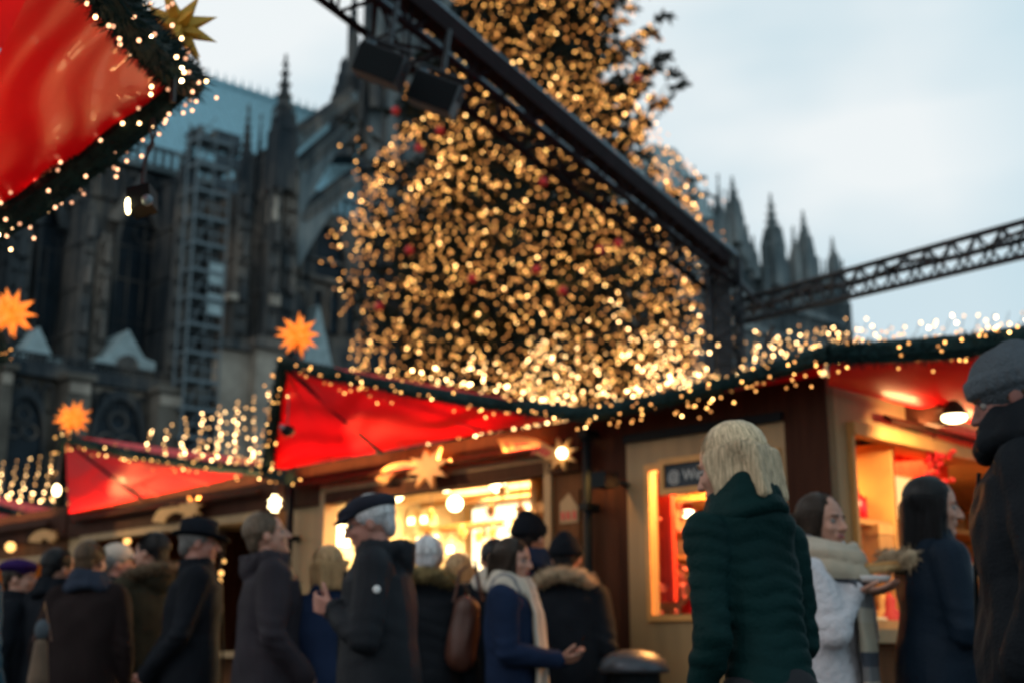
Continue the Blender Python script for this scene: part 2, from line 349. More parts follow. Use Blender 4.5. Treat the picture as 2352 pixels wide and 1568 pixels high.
def pinnacle(fr, x, ytop, ybase, wpx, d, root, m, ratio=0.45, name='pinnacle'):
    """shaft with gablets and a crocketed spirelet, from measured positions"""
    a = fr.S(x, d, ybase); zt = fr.Z(x, ytop, d); zb = fr.Z(x, ybase, d); hw = abs(fr.S(x + wpx / 2, d, ybase) - a)
    zm = lerp(zt, zb, ratio + 0.0); mb = MB()
    mb.fbox(fr, a - hw, a + hw, d - hw, d + hw, zb, lerp(zb, zm, 0.75))
    zc = lerp(zb, zm, 0.75)
    for q in (-1, 1):
        mb.fpyr(fr, a + q * hw * 0.75 - hw * 0.3, a + q * hw * 0.75 + hw * 0.3, d - hw * 1.05, d - hw * 0.5, zc - hw * 0.5, zc + hw * 2.4)
    mb.fprism(fr, [(a - hw * 0.9, zc), (a + hw * 0.9, zc), (a, zc + hw * 2.2)], d - hw * 1.1, d + hw * 1.1)
    mb.fpyr(fr, a - hw * 0.72, a + hw * 0.72, d - hw * 0.72, d + hw * 0.72, zc - 0.02, zt)
    for k in range(1, 6):
        t = k / 6.5; z = lerp(zc, zt, t); ww = hw * 0.72 * (1 - t) + hw * 0.18
        mb.fbox(fr, a - ww, a + ww, d - ww, d + ww, z, z + hw * 0.22)
    mb.fbox(fr, a - hw * 0.3, a + hw * 0.3, d - 0.08, d + 0.08, zt - hw * 0.9, zt - hw * 0.55)
    mb.fbox(fr, a - hw * 0.1, a + hw * 0.1, d - 0.1, d + 0.1, zt - hw * 1.4, zt + hw * 0.3)
    return mb.build(name, m, root)

pL, pR = P(0, 1200, 92), P(800, 1200, 112)
F3 = Fr(pL, (pR - pL)[:2], (-(pR - pL).y, (pR - pL).x))
cath = empty('cathedral', F3.pt(30, 0, 0), 'dark gothic cathedral with lead roof, buttresses and pinnacles rising behind the market stalls', 'cathedral')
S3, Z3 = F3.S, F3.Z
sR = F3.S(1640)
ze = Z3(400, 400)
z_gal = Z3(300, 866, -8)
# aisle wall (main body)
mbw = MB(); mbw.fbox(F3, -40, sR, 0, 20, z_gal - 1, ze); mbw.build('wall', M['stone'], cath)
mbl = MB(); mbl.fbox(F3, -40, sR, -8, 0, 0, z_gal); mbl.build('chapel_wall', M['ashlar'], cath)
# nave roof
zr = Z3(600, 226, 13)
mb = MB(); a0, a1 = -40, S3(1000)
mb.add([F3.pt(a0, 1.5, ze), F3.pt(a1, 1.5, ze), F3.pt(a1, 13, zr), F3.pt(a0, 13, zr), F3.pt(a0, 25, ze), F3.pt(a1, 25, ze)], [(0, 1, 2, 3), (3, 2, 5, 4), (0, 3, 4), (1, 5, 2)])
rf = mb.build('roof', M['lead'], cath)
mb = MB()
k = a0
while k < a1:
    p = F3.pt(k, 1.45, ze); q = F3.pt(k, 12.95, zr + 0.02); mb.tube([p, q], 0.09, 4); k += 1.15
mb.build('roof_seams', M['lead'], rf)
mb = MB(); k = a0
while k < a1:
    mb.fpyr(F3, k - 0.22, k + 0.22, 12.9, 13.1, zr, zr + 1.5); k += 0.95
mb.fbox(F3, a0, a1, 12.8, 13.2, zr - 0.1, zr + 0.45); mb.build('ridge_cresting', M['lead'], rf)
for (x, y) in ((393, 305), (482, 315), (432, 262)):
    dd = 5.5; a = S3(x, dd, y); z = Z3(x, y, dd); z = ze + (zr - ze) * (dd - 1.5) / 11.5
    a = S3(x, dd); m_ = MB(); m_.fbox(F3, a - 0.55, a + 0.55, dd - 0.8, dd + 1, z - 0.2, z + 0.8); m_.fprism(F3, [(a - 0.8, z + 0.8), (a + 0.8, z + 0.8), (a, z + 1.7)], dd - 0.9, dd + 1.6); m_.build('dormer', M['stone'], rf)
# eave balustrade
mb = MB(); mb.fbox(F3, a0, a1, -0.5, -0.2, ze + 1.5, ze + 1.8); mb.fbox(F3, a0, a1, -0.9, 0.1, ze - 0.5, ze + 0.05); k = a0
while k < a1: mb.fbox(F3, k, k + 0.28, -0.45, -0.2, ze, ze + 1.5); k += 0.75
mb.build('eave_balustrade', M['stone_blue'], cath)
# tall clerestory windows
for (x0, x1, yt, yb) in ((-80, -5, 480, 850), (72, 166, 470, 835), (252, 384, 462, 845)):
    a, b_ = S3(x0, 0, 700), S3(x1, 0, 700); zt = Z3((x0 + x1) / 2, yt); zb = Z3((x0 + x1) / 2, yb)
    o_ = arch(a, b_, zb, zt); wn = MB().fprism(F3, o_, -0.12, 0.05).build('window', M['glass_dark'], cath)
    fr_ = MB(); fr_.fring(F3, grow(o_, (0.12, 0.7, 0.0)), o_, -0.9, 0.0); fr_.build('window_arch', M['stone'], wn)
    tr_ = MB()
    for q in (0.25, 0.5, 0.75): tr_.fbox(F3, lerp(a, b_, q) - 0.07, lerp(a, b_, q) + 0.07, -0.3, -0.1, zb, lerp(zb, zt, 0.9 if q == 0.5 else 0.72))
    for q in (0.25, 0.5, 0.7): tr_.fbox(F3, a, b_, -0.22, -0.13, lerp(zb, zt, q), lerp(zb, zt, q) + 0.12)
    cx_, cz_ = (a + b_) / 2, lerp(zb, zt, 0.80); rr_ = (b_ - a) * 0.20
    ci = [(cx_ + rr_ * math.cos(t * math.pi / 8), cz_ + rr_ * math.sin(t * math.pi / 8)) for t in range(16)]; ci2 = [(cx_ + rr_ * .85 * math.cos(t * math.pi / 8), cz_ + rr_ * .85 * math.sin(t * math.pi / 8)) for t in range(16)]
    tr_.fring(F3, ci, ci2, -0.3, -0.1); tr_.build('tracery', M['stone'], wn)
# blind arcade along the wall under the eave and along the gallery
mb = MB(); k = -40
while k < a1: mb.fring(F3, arch(k, k + 1.05, ze - 3.6, ze - .8, 3), grow(arch(k, k + 1.05, ze - 3.6, ze - .8, 3), (-.28, -.3, 0)), -.35, 0.0); k += 1.25
mb.build('blind_arcade', M['stone_mid'], cath)
mb = MB(); k = -40
while k < S3(480, -8): mb.fring(F3, arch(k, k + .8, z_gal - 3.2, z_gal - 1.2, 3), grow(arch(k, k + .8, z_gal - 3.2, z_gal - 1.2, 3), (-.3, -.25, 0)), -8.3, -8.0); k += 1.0
mb.build('blind_arcade', M['stone'], cath)
# gable above each window
for (x0, x1, yt, yb) in ((72, 166, 405, 520), (252, 384, 395, 520)):
    a, b_ = S3(x0 - 5, -1, 500), S3(x1 + 5, -1, 500); zt, zb = Z3((x0 + x1) / 2, yt, -1), Z3((x0 + x1) / 2, yb, -1)
    o_ = [(a, zb), ((a + b_) / 2, zt), (b_, zb)]; i_ = [(a + 1.0, zb), ((a + b_) / 2, zt - 1.4), (b_ - 1.0, zb)]
    MB().fring(F3, o_, i_, -1.1, -0.7).build('window_gable', M['stone_mid'], cath)
# buttress piers, each a stack of set-offs with slender shafts
def pier(x0, x1, ytop, ybot, dep, m, name='buttress'):
    xm = (x0 + x1) / 2; mb = MB(); zt, zb = Z3(xm, ytop, -dep), (Z3(xm, ybot, -dep) if ybot else 0)
    a, b_ = S3(x0, -dep, 700), S3(x1, -dep, 700); wd = b_ - a
    n_ = 4
    for i in range(n_):
        za, zc = lerp(zb, zt, i / n_), lerp(zb, zt, (i + 1) / n_); sh = 0.10 * i * wd / 2
        mb.fbox(F3, a + sh, b_ - sh, -dep + i * 0.35, 0.2, za, zc)
        mb.fbox(F3, a + sh - 0.12, b_ - sh + 0.12, -dep + i * 0.35 - 0.15, 0.2, zc - 0.35, zc - 0.1)
    o = mb.build(name, m, cath)
    sh_ = MB(); k = 0
    for q in (0.12, 0.5, 0.88):
        aa = lerp(a, b_, q); sh_.tube([F3.pt(aa, -dep - 0.15, zb), F3.pt(aa, -dep - 0.1, lerp(zb, zt, 0.9))], 0.17, 6)
    for i in range(4):
        z = lerp(zb, zt, 0.15 + 0.22 * i)
        sh_.fprism(F3, [(a + wd * .1, z), (b_ - wd * .1, z), ((a + b_) / 2, z + wd * 0.8)], -dep - 0.35, -dep)
    for i in range(9):
        z = lerp(zb, zt, 0.05 + 0.105 * i); hgt = (zt - zb) * .07
        for q in (.3, .7):
            aa = lerp(a, b_, q); sh_.fprism(F3, [(aa - wd * .13, z), (aa + wd * .13, z), (aa + wd * .13, z + hgt * .6), (aa, z + hgt), (aa - wd * .13, z + hgt * .6)], -dep - 0.32, -dep - .05); sh_.fbox(F3, aa - wd * .16, aa + wd * .16, -dep - .5, -dep, z - .25, z)
    st_ = sh_  # statue figures go into the same mesh
    for i in range(3):
        z = lerp(zb, zt, 0.22 + 0.26 * i); c_ = F3.pt((a + b_) / 2, -dep - .55, z); st_.tube([c_, c_ + Vector((0, 0, 1.2)), c_ + Vector((0, 0, 1.7))], [.34, .26, .1], 7); st_.ball(c_ + Vector((0, 0, 1.85)), .17, 7, 5)
    sh_.build('shafts_and_statues', M['stone_mid'], o)
    return o
for args in ((8, 62, 500, 862, 3, M['stone']), (178, 204, 440, 862, 4, M['stone_mid']), (212, 248, 520, 862, 3, M['stone']), (386, 428, 400, 862, 4, M['stone'])): pier(*args)
for args in ((532, 566, 400, 780, 5, M['stone_mid']), (572, 600, 420, 780, 4, M['stone']), (606, 636, 330, 780, 6, M['stone_mid']), (640, 676, 340, 780, 5, M['stone'])): pier(*args)
pinnacle(F3, 427, 288, 480, 34, -3, cath, M['stone'])
pinnacle(F3, 560, 240, 470, 26, -4, cath, M['stone'])
pinnacle(F3, 590, 262, 470, 14, -4, cath, M['stone'])
pinnacle(F3, 643, 128, 440, 44, -6, cath, M['stone'], 0.42)
pinnacle(F3, 665, 238, 420, 18, -5, cath, M['stone'])
pinnacle(F3, 620, 250, 420, 18, -5, cath, M['stone'])
pinnacle(F3, 195, 425, 560, 24, -4, cath, M['stone'])
# solid infill between the twin buttress groups
mb = MB(); mb.fbox(F3, S3(508), S3(680), -1.5, 0.1, z_gal, Z3(600, 440)); mb.build('stair_turret', M['stone'], cath)
for (x, y, w_, h_) in ((630, 690, 26, 24), (535, 682, 20, 14), (632, 480, 10, 60)):
    a, z = F3.px(x, y, -6.4); MB().fbox(F3, a - w_ / 2 / 28, a + w_ / 2 / 28, -6.6, -5.0, z - h_ / 2 / 28, z + h_ / 2 / 28).build('renewed_stone', M['stone_pale'], cath)
# flying buttresses
def flyer(x0, y0, x1, y1, drop, thick, d):
    mb = MB(); n_ = 12; top = []; bot = []
    for i in range(n_ + 1):
        t = i / n_; x = lerp(x0, x1, t); y = lerp(y0, y1, t); s_, z = F3.px(x, y, d); top.append((s_, z))
        yb = y + thick + drop * (1 - math.sin(math.pi / 2 * t)) ; s2, z2 = F3.px(x, yb, d); bot.append((s2, z2))
    for i in range(n_):
        mb.fprism(F3, [top[i], bot[i], bot[i + 1], top[i + 1]], d - 0.6, d + 0.6)
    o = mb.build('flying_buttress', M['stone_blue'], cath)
    cr = MB()
    for i in range(n_ * 2):
        t = i / (n_ * 2); s_, z = F3.px(lerp(x0, x1, t), lerp(y0, y1, t), d); cr.fpyr(F3, s_ - 0.3, s_ + 0.3, d - 0.3, d + 0.3, z - 0.1, z + 0.9)
    cr.build('crockets', M['stone'], o)
    cp = MB()
    for i in range(1, n_ - 1):
        t = (i + .5) / n_; s_, z = F3.px(lerp(x0, x1, t), lerp(y0, y1, t) + thick * 0.5, d)
        ci = [(s_ + 0.42 * math.cos(k * math.pi / 4), z + 0.42 * math.sin(k * math.pi / 4)) for k in range(8)]; c2 = [(s_ + .26 * math.cos(k * math.pi / 4), z + .26 * math.sin(k * math.pi / 4)) for k in range(8)]
        cp.fring(F3, ci, c2, d - 0.75, d - 0.6)
    cp.build('pierced_quatrefoils', M['stone_mid'], o)
flyer(676, 310, 812, 215, 18, 22, -4.5)
flyer(676, 385, 812, 268, 95, 34, -4.6)
flyer(676, 500, 812, 400, 90, 30, -4.4)
# transept front: gallery, pointed window, lancet arcade
a, b_ = S3(676, -1), S3(812, -1)
mb = MB(); mb.fbox(F3, a, b_, -1.2, 0.1, z_gal, Z3(740, 500)); mb.build('transept_wall', M['stone_mid'], cath)
o_ = arch(S3(688, -1.3, 600), S3(790, -1.3, 600), Z3(740, 648, -1.3), Z3(740, 522, -1.3)); wn = MB().fprism(F3, o_, -1.35, -1.2).build('window', M['glass_dark'], cath)
MB().fring(F3, grow(o_, (0.10, 0.5, 0.0)), o_, -1.9, -1.3).build('window_arch', M['stone_mid'], wn)
mb = MB(); mb.fbox(F3, a, b_, -1.8, -1.2, Z3(740, 662), Z3(740, 650)); mb.fbox(F3, a, b_, -1.7, -1.2, Z3(740, 615), Z3(740, 609)); mb.build('string_course', M['stone_mid'], cath)
for xc in (686, 724, 764, 800):
    o_ = arch(S3(xc - 12, -1.3, 720), S3(xc + 12, -1.3, 720), Z3(xc, 768, -1.3), Z3(xc, 668, -1.3)); wn = MB().fprism(F3, o_, -1.35, -1.2).build('lancet_window', M['glass_dark'], cath)
    MB().fring(F3, grow(o_, (0.22, 0.4, 0.0)), o_, -1.7, -1.25).build('window_arch', M['stone_mid'], wn)
a_, z_ = F3.px(730, 700, -3); b2_ = F3.px(770, 778, -3)[0]; a0_ = F3.px(690, 778, -3)[0]
MB().fprism(F3, [(a0_, z_gal + 3.6), (b2_, z_gal + 3.6), (a_, z_)], -3.2, -1.4).build('porch_gable', M['lead_pale'], cath)
# chapel gallery: balustrade, pale gabled roofs, piers, pointed windows
mb = MB(); zg0 = Z3(300, 862, -8); zg1 = Z3(300, 845, -8); mb.fbox(F3, -40, S3(440, -8), -8.2, -7.8, zg1 - 0.12, zg1 + 0.05); mb.fbox(F3, -40, sR, -8.7, -7.6, zg0 - 1.1, zg0 - 0.2); k = -40
while k < S3(440, -8): mb.fbox(F3, k, k + 0.16, -8.15, -7.9, zg0 - 0.3, zg1); mb.fbox(F3, k + .3, k + 0.5, -8.15, -7.9, zg0 - 0.1, zg0 + 0.25); k += 0.62
mb.build('gallery_balustrade', M['stone'], cath)
for xc, x0, x1, yt in ((-60, -130, 10, 752), (72, 12, 138, 752), (291, 214, 350, 760)):
    a, b_ = S3(x0, -5, 840), S3(x1, -5, 840); zt = Z3(xc, yt, -5); zb = Z3(xc, 852, -5)
    mb = MB(); mb.fprism(F3, [(a, zb), (b_, zb), (b_, lerp(zb, zt, 0.30)), (lerp(a, b_, 0.80), lerp(zb, zt, 0.36)), ((a + b_) / 2, zt), (lerp(a, b_, 0.15), lerp(zb, zt, 0.22)), (a, lerp(zb, zt, 0.18))], -5.5, -0.5)
    o = mb.build('chapel_roof', M['lead_pale'], cath)
    MB().fprism(F3, arch((a + b_) / 2 - 0.8, (a + b_) / 2 + 0.8, zb, lerp(zb, zt, 0.35)), -5.9, -5.4).build('dormer', M['stone_mid'], o)
for (x0, x1) in ((-30, 0), (131, 186), (347, 405)):
    a, b_ = S3(x0, -10), S3(x1, -10); mb = MB(); mb.fbox(F3, a, b_, -10, -7.9, 0, Z3(160, 866, -10)); mb.fbox(F3, a - .25, b_ + .25, -10.3, -7.7, Z3(160, 868, -10), Z3(160, 855, -10)); o = mb.build('chapel_buttress', M['ashlar'], cath)
    MB().fbox(F3, a + .1, b_ - .1, -10.12, -10.0, Z3(160, 900, -10), Z3(160, 876, -10)).build('pale_course', M['stone_pale'], o)
mb = MB(); mb.fbox(F3, S3(190, -8), S3(345, -8), -8.15, -8, Z3(260, 905, -8), Z3(260, 885, -8)); mb.build('pale_course', M['stone_pale'], cath)
for (x0, x1, yt) in ((0, 92, 912), (208, 322, 918), (412, 480, 930)):
    o_ = arch(S3(x0, -8.1, 1000), S3(x1, -8.1, 1000), 1.0, Z3((x0 + x1) / 2, yt, -8.1)); wn = MB().fprism(F3, o_, -8.2, -8.05).build('window', M['glass_dark'], cath)
    MB().fring(F3, grow(o_, (0.14, 0.7, 0.0)), o_, -8.6, -8.1).build('window_arch', M['stone'], wn)
    cx_ = (o_[0][0] + o_[-1][0]) / 2; wd = abs(o_[0][0] - o_[-1][0]); zt = Z3((x0 + x1) / 2, yt, -8.1); tr_ = MB()
    for (dx, dz, r_) in ((0, -0.42, 0.2), (-0.2, -0.85, 0.2), (0.2, -0.85, 0.2)):
        ci = [(cx_ + dx * wd + wd * r_ * math.cos(k * math.pi / 8), zt + dz * wd + wd * r_ * math.sin(k * math.pi / 8)) for k in range(16)]
        c2 = [(cx_ + dx * wd + wd * r_ * .8 * math.cos(k * math.pi / 8), zt + dz * wd + wd * r_ * .8 * math.sin(k * math.pi / 8)) for k in range(16)]; tr_.fring(F3, ci, c2, -8.4, -8.2)
    tr_.build('tracery', M['stone_mid'], wn)
# pale cleaned stone block
mb = MB(); a, b_ = S3(484, -9), S3(560, -9); zt = Z3(520, 800, -9); mb.fbox(F3, a, b_, -9, -7.9, 0, zt); a2, b2 = S3(572, -10), S3(640, -10); mb.fbox(F3, a2, b2, -10, -7.9, 0, Z3(600, 795, -10)); o = mb.build('cleaned_pier', M['stone_pale'], cath)
mb = MB(); mb.fbox(F3, a - .3, b_ + .5, -9.5, -7.5, zt, zt + 0.7); mb.fbox(F3, a2 - .3, b2 + .3, -10.5, -7.5, zt + 0.25, zt + 1.0); mb.build('pier_cap', M['stone_mid'], o)
# crossing tower mass at the left of the tree
F5 = Fr(P(800, 1200, 116), (1, 0.08), (-0.08, 1)); zt = F5.Z(840, -160)
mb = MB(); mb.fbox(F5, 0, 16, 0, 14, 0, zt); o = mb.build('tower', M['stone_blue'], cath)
mb = MB()
for i in range(9): mb.fbox(F5, 0.3 + i * 1.75, 0.8 + i * 1.75, -0.5, 0.05, z_gal, zt - 2)
for i in range(4): mb.fbox(F5, -0.4, 16.2, -0.8, 0.05, lerp(z_gal, zt, 0.3 + 0.2 * i), lerp(z_gal, zt, 0.3 + 0.2 * i) + 0.7)
mb.build('tower_ribs', M['stone'], o)
for (y0, y1) in ((10, 150), (160, 250), (20, 190)): pinnacle(F5, 808 + (y0 - 10) * 0.35, y0 - 60, y1, 22, -1, cath, M['stone'])
for i, y in enumerate((150, 178, 205, 228)):
    a = F5.S(800 - i * 7, -1, y); z = F5.Z(800, y, -1); mb = MB(); mb.fbox(F5, a - .8, a + 1.5, -1.5, 1, z - 6, z); mb.fpyr(F5, a - .8, a, -1.3, 0, z, z + 1.2); mb.build('stepped_parapet', M['stone'], cath)

# eastern part seen to the right of the tree
qL, qR = P(1480, 1200, 105), P(1952, 1200, 125)
F4 = Fr(qL, (qR - qL)[:2], (-(qR - qL).y, (qR - qL).x)); S4, Z4 = F4.S, F4.Z
def poly4(pp, d0, d1, m, name):
    return MB().fprism(F4, [F4.px(x, y, d0) if y is not None else (F4.px(x, 1200, d0)[0], 0) for x, y in pp], d0, d1).build(name, m, cath)
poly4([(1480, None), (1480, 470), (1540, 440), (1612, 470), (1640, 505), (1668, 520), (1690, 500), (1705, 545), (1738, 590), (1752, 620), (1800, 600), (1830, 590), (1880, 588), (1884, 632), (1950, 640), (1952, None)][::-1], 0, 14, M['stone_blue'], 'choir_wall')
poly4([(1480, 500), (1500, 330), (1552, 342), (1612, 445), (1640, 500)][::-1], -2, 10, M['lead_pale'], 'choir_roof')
for (x, yt, yb, w_) in ((1598, 385, 520, 12), (1636, 470, 560, 20), (1655, 405, 560, 14), (1688, 412, 560, 26), (1704, 470, 590, 14), (1720, 520, 620, 14), (1780, 455, 660, 34), (1828, 525, 650, 16), (1853, 492, 650, 26), (1870, 560, 650, 12), (1918, 550, 660, 18), (1568, 360, 480, 9), (1940, 600, 690, 10), (1615, 440, 560, 12), (1626, 420, 560, 10), (1645, 455, 560, 12), (1672, 440, 580, 12), (1698, 440, 580, 9), (1712, 500, 600, 12), (1734, 545, 640, 14), (1795, 530, 660, 12), (1843, 540, 650, 10), (1862, 530, 650, 10), (1895, 600, 680, 10), (1760, 560, 670, 12), (1806, 560, 670, 12)):
    pinnacle(F4, x, yt, yb, w_ * .72, -1.5, cath, M['stone_blue'], 0.4)
mb = MB()
for x in range(1500, 1950, 14):
    a = S4(x, 0, 800); mb.fbox(F4, a - 0.16, a + 0.16, -0.6, 0.1, 2, Z4(x, 700))
for y in (690, 760, 850): mb.fbox(F4, 0, S4(1952), -0.9, 0.1, Z4(1700, y), Z4(1700, y) + 0.6)
mb.build('wall_ribs', M['stone_blue'], cath)
for x in range(1710, 1945, 38):
    a = S4(x, 0, 800); o_ = arch(a - 0.8, a + 0.8, Z4(x, 850), Z4(x, 720)); MB().fprism(F4, o_, -0.3, 0.05).build('window', M['glass_dark'], cath)

# scaffolding in front of the cathedral
F6 = Fr(F3.pt(S3(434, -11, 700), -11, 0), F3.u[:2], F3.w[:2]); sca = empty('scaffold_tower', F6.pt(1, 0, 0), 'slender galvanised scaffold tower standing against the dark cathedral wall', 'scaffold')
s1 = F6.S(512, 0, 700); z1 = F6.Z(480, 300)
xs = (0, s1 * 0.52, s1)
for a in xs:
    for d in (0, 1.6): MB().tube([F6.pt(a, d, 0), F6.pt(a, d, z1)], 0.10 if a == 0 else 0.06, 5).build('upright', M['scaf'], sca)
z = 1.5
while z < z1:
    mb = MB(); mb.fbox(F6, 0, s1, 0, 1.6, z, z + 0.22); o = mb.build('deck', M['scaf'], sca)
    mb = MB(); mb.tube([F6.pt(0, 0, z + 1), F6.pt(s1, 0, z + 1)], 0.05, 4); mb.tube([F6.pt(0, 0, z), F6.pt(s1 * .5, 0, z + 2)], 0.04, 4); mb.build('guard_rail', M['scaf'], o); z += 2.05
for (y0, y1) in ((345, 372), (400, 428), (290, 318), (672, 700), (600, 650), (690, 720)):
    za, zb = F6.Z(480, y1), F6.Z(480, y0); MB().fbox(F6, s1 * 0.55, s1 * (1.05 if y0 > 500 else 1.3), 0.1, 0.2, za, zb).build('netting', M['lead_pale' if y0 > 500 else 'net'], sca)
# ------------------------------------------------------------------ Christmas tree
TY = 30.0
tb = P(1214, 1200, TY); tx = tb.x
prof = [(a.z, r) for a, r in [(P(1232, 1010, TY), 2.6), (P(1232, 900, TY), 3.7), (P(1232, 800, TY), 4.1), (P(1232, 620, TY), 4.3), (P(1232, 500, TY), 4.15), (P(1232, 380, TY), 3.65), (P(1232, 230, TY), 3.4), (P(1232, 60, TY), 2.75), (P(1232, -150, TY), 1.9), (P(1232, -500, TY), 0.7), (P(1232, -700, TY), 0.1)]]
def tree_r(z):
    for (z0, r0), (z1, r1) in zip(prof, prof[1:]):
        if z <= z1: return lerp(r0, r1, max(0, (z - z0) / (z1 - z0)))
    return 0.05
tree = empty('christmas_tree', (tx, TY, 0), 'towering Christmas tree covered in thousands of warm lights behind the stalls', 'Christmas tree')
ztop = prof[-1][0]; z0 = prof[0][0]
MB().tube([(tx, TY, 0), (tx, TY, ztop * .5), (tx, TY, ztop)], [0.38, 0.24, 0.04], 10).build('trunk', M['bark'], tree)
mb = MB(); lm = MB(); bpts = []
nb = 520
for i in range(nb):
    t = ((i + R.random()) / nb) ** 1.12; z = lerp(z0, ztop - 0.3, t); r = tree_r(z) * R.uniform(0.68, 1.12)
    if r < 0.15: continue
    hi_ = z > P(1232, 440, TY).z
    if hi_ and i % 9 < 1: continue
    az = i * 2.39996 + R.uniform(-.3, .3); out = Vector((math.cos(az), math.sin(az), 0))
    up0 = R.uniform(-0.22, 0.0); tipup = R.uniform(0.18, 0.42) if not hi_ else R.uniform(0.28, 0.62)
    path = []
    for k in range(9):
        q = k / 8; path.append(Vector((tx, TY, z)) + out * r * q + Vector((0, 0, r * (up0 * q + tipup * q ** 2.6)))) 
    lm.tube(path, [0.05 * (1 - .8 * k / 8) for k in range(9)], 4)
    side = Vector((-out.y, out.x, 0))
    for k in range(2, 9):
        p = path[k]; q = k / 8
        spread = (r * 0.20 * (1.15 - q) + 0.10) * (0.72 if hi_ else 1)
        for j in range(11 if not hi_ else 24):
            sdr = side * R.uniform(-1, 1) + out * R.uniform(-0.1, 0.9) + Vector((0, 0, R.uniform(-0.75, 0.35)))
            a = p + out * R.uniform(-.1, .1) * r * .6; e_ = a + sdr.normalized() * spread * R.uniform(0.6, 2.1)
            wv = sdr.cross(rv()).normalized() * R.uniform(0.03, 0.07); mid = a.lerp(e_, 0.45)
            mb.add([a, mid + wv, e_, mid - wv], [(0, 1, 2, 3)])
            w2 = sdr.cross(wv).normalized() * 0.045; mb.add([a, mid + w2, e_, mid - w2], [(0, 1, 2, 3)])
            if 3 <= k <= 7 and R.random() < (0.42 if hi_ else 0.52) * (1.3 if out.y < 0.3 else 0.35): bpts.append((a.lerp(e_, R.uniform(.3, 1)) + rv(0.04)))
lm.build('limbs', M['bark'], tree)
mb.build('crown', M['fir_tree'], tree)
# chains of lights draped over the outside
zmid = P(1232, 300, TY).z
for i in range(240):
    az = R.uniform(math.pi * 0.92, math.pi * 2.08); z = lerp(z0, zmid, R.random()); L_ = R.uniform(0.5, 1.8); n_ = int(L_ / 0.13)
    rr_ = R.uniform(0.80, 1.0)
    for k in range(n_):
        zz = z - L_ * k / n_
        if zz < z0: break
        r = tree_r(zz) * rr_ * (1 + 0.02 * k); aa = az + 0.03 * k * R.uniform(-1, 1)
        bpts.append(Vector((tx + r * math.cos(aa), TY + r * math.sin(aa), zz)) + rv(0.05))
for (px_, py_, ww, hh, n_) in ((1030, 790, 0, 0, 0),):
    pass
print('tree bulbs', len(bpts))
bulbs(tree, bpts, 0.024, 'bulb', (10, 7, 2.6, 0.6))
for i in range(54):
    z = lerp(z0 + .5, ztop - 6, i / 54); az = i * 2.4; r = tree_r(z) * .5; lamp('POINT', (tx + r * math.cos(az), TY + r * math.sin(az), z), 26, (1, .46, .13), .03, name='tree_bulb_glow')
for (x, y) in ((908, 255), (962, 340), (940, 575), (1232, 620), (1292, 668), (1248, 418), (870, 705), (1378, 575), (1085, 640), (1010, 300), (1465, 180), (1420, 560)):
    c = P(x, y, TY - 2.6)
    dd = c - Vector((tx, TY, c.z)); r = tree_r(c.z)
    # hang the ball on the outside of the crown along the same sight line
    for k in range(40):
        if (Vector((c.x - tx, c.y - TY)).length) > r * 1.0: break
        c = P(x, y, c.y - 0.12)
    MB().ball(c, 0.10, 12, 8).build('bauble', M['flower_red'], tree, True)

# ------------------------------------------------------------------ stage trusses
def truss(a, b, w_, root, bays, m=None, mtop=None, flip=1):
    a, b = Vector(a), Vector(b); t = (b - a).normalized(); sd = t.cross(Vector((0, 0, 1)))
    sd = Vector((1, 0, 0)) if sd.length < 0.1 else sd.normalized(); up = sd.cross(t).normalized()
    off = [sd * w_ / 2 + up * w_ / 2, -sd * w_ / 2 + up * w_ / 2, -sd * w_ / 2 - up * w_ / 2, sd * w_ / 2 - up * w_ / 2]
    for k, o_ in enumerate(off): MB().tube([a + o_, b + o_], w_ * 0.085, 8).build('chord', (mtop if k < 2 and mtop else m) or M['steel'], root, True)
    for k in range(4):
        mb = MB(); p, q = off[k], off[(k + 1) % 4]
        for i in range(bays):
            t0, t1 = i / bays, (i + 1) / bays; c0, c1 = a.lerp(b, t0), a.lerp(b, t1)
            mb.tube([c0 + (p if i % 2 else q), c1 + (q if i % 2 else p)], w_ * 0.042, 6); mb.tube([c0 + p, c0 + q], w_ * 0.035, 6)
        mb.build('bracing', m or M['steel'], root, True)
ta, tbb = P(1650, 632, 13.9), P(790, -70, 8.6); h_ = tbb.z
t1 = empty('diagonal_truss', (ta.x, ta.y, 0), 'heavy dark overhead stage truss crossing diagonally in front of the lit tree', 'truss')
ta2 = P(1665, 620, 14.0)
truss(P(1658, 626, 14.0), P(640, -178, 8.0), 0.36, t1, 17, M['steel_r'], M['steel_l'])
aa_, ab_ = P(1664, 596, 13.8), P(690, -215, 7.9); dv = (ab_ - aa_).normalized(); pn = dv.cross(Vector((0, 0, 1))).normalized() * .07; up2 = Vector((0, 0, .085))
MB().hexa([aa_ - up2 - pn, ab_ - up2 - pn, ab_ - up2 + pn, aa_ - up2 + pn, aa_ + up2 - pn, ab_ + up2 - pn, ab_ + up2 + pn, aa_ + up2 + pn]).build('awning_beam', M['steel_r'], t1)
MB().tube([aa_ + Vector((0, 0, .11)), ab_ + Vector((0, 0, .11))], 0.045, 8).build('awning_rail', M['steel_l'], t1)
tw = empty('truss_tower', P(1668, 860, 14.0) * Vector((1, 1, 0)) if False else (P(1668, 860, 14).x, 14.0, 0), 'upright dark truss mast rising behind the stall roof at the right foot of the tree', 'truss')
pt_, pb_ = P(1668, 606, 14.0), P(1664, 860, 14.0)
truss((pb_.x, 14.0, 0.1), (pb_.x + 0.02, 14.0, pt_.z), 0.34, tw, 22, M['steel']); MB().box(pb_.x - .09, pb_.x + .09, 13.92, 14.08, .1, pt_.z).build('core_post', M['steel'], tw)
MB().box(pb_.x - .45, pb_.x + .45, 13.55, 14.45, 0, 0.1).build('base_plate', M['steel'], tw)
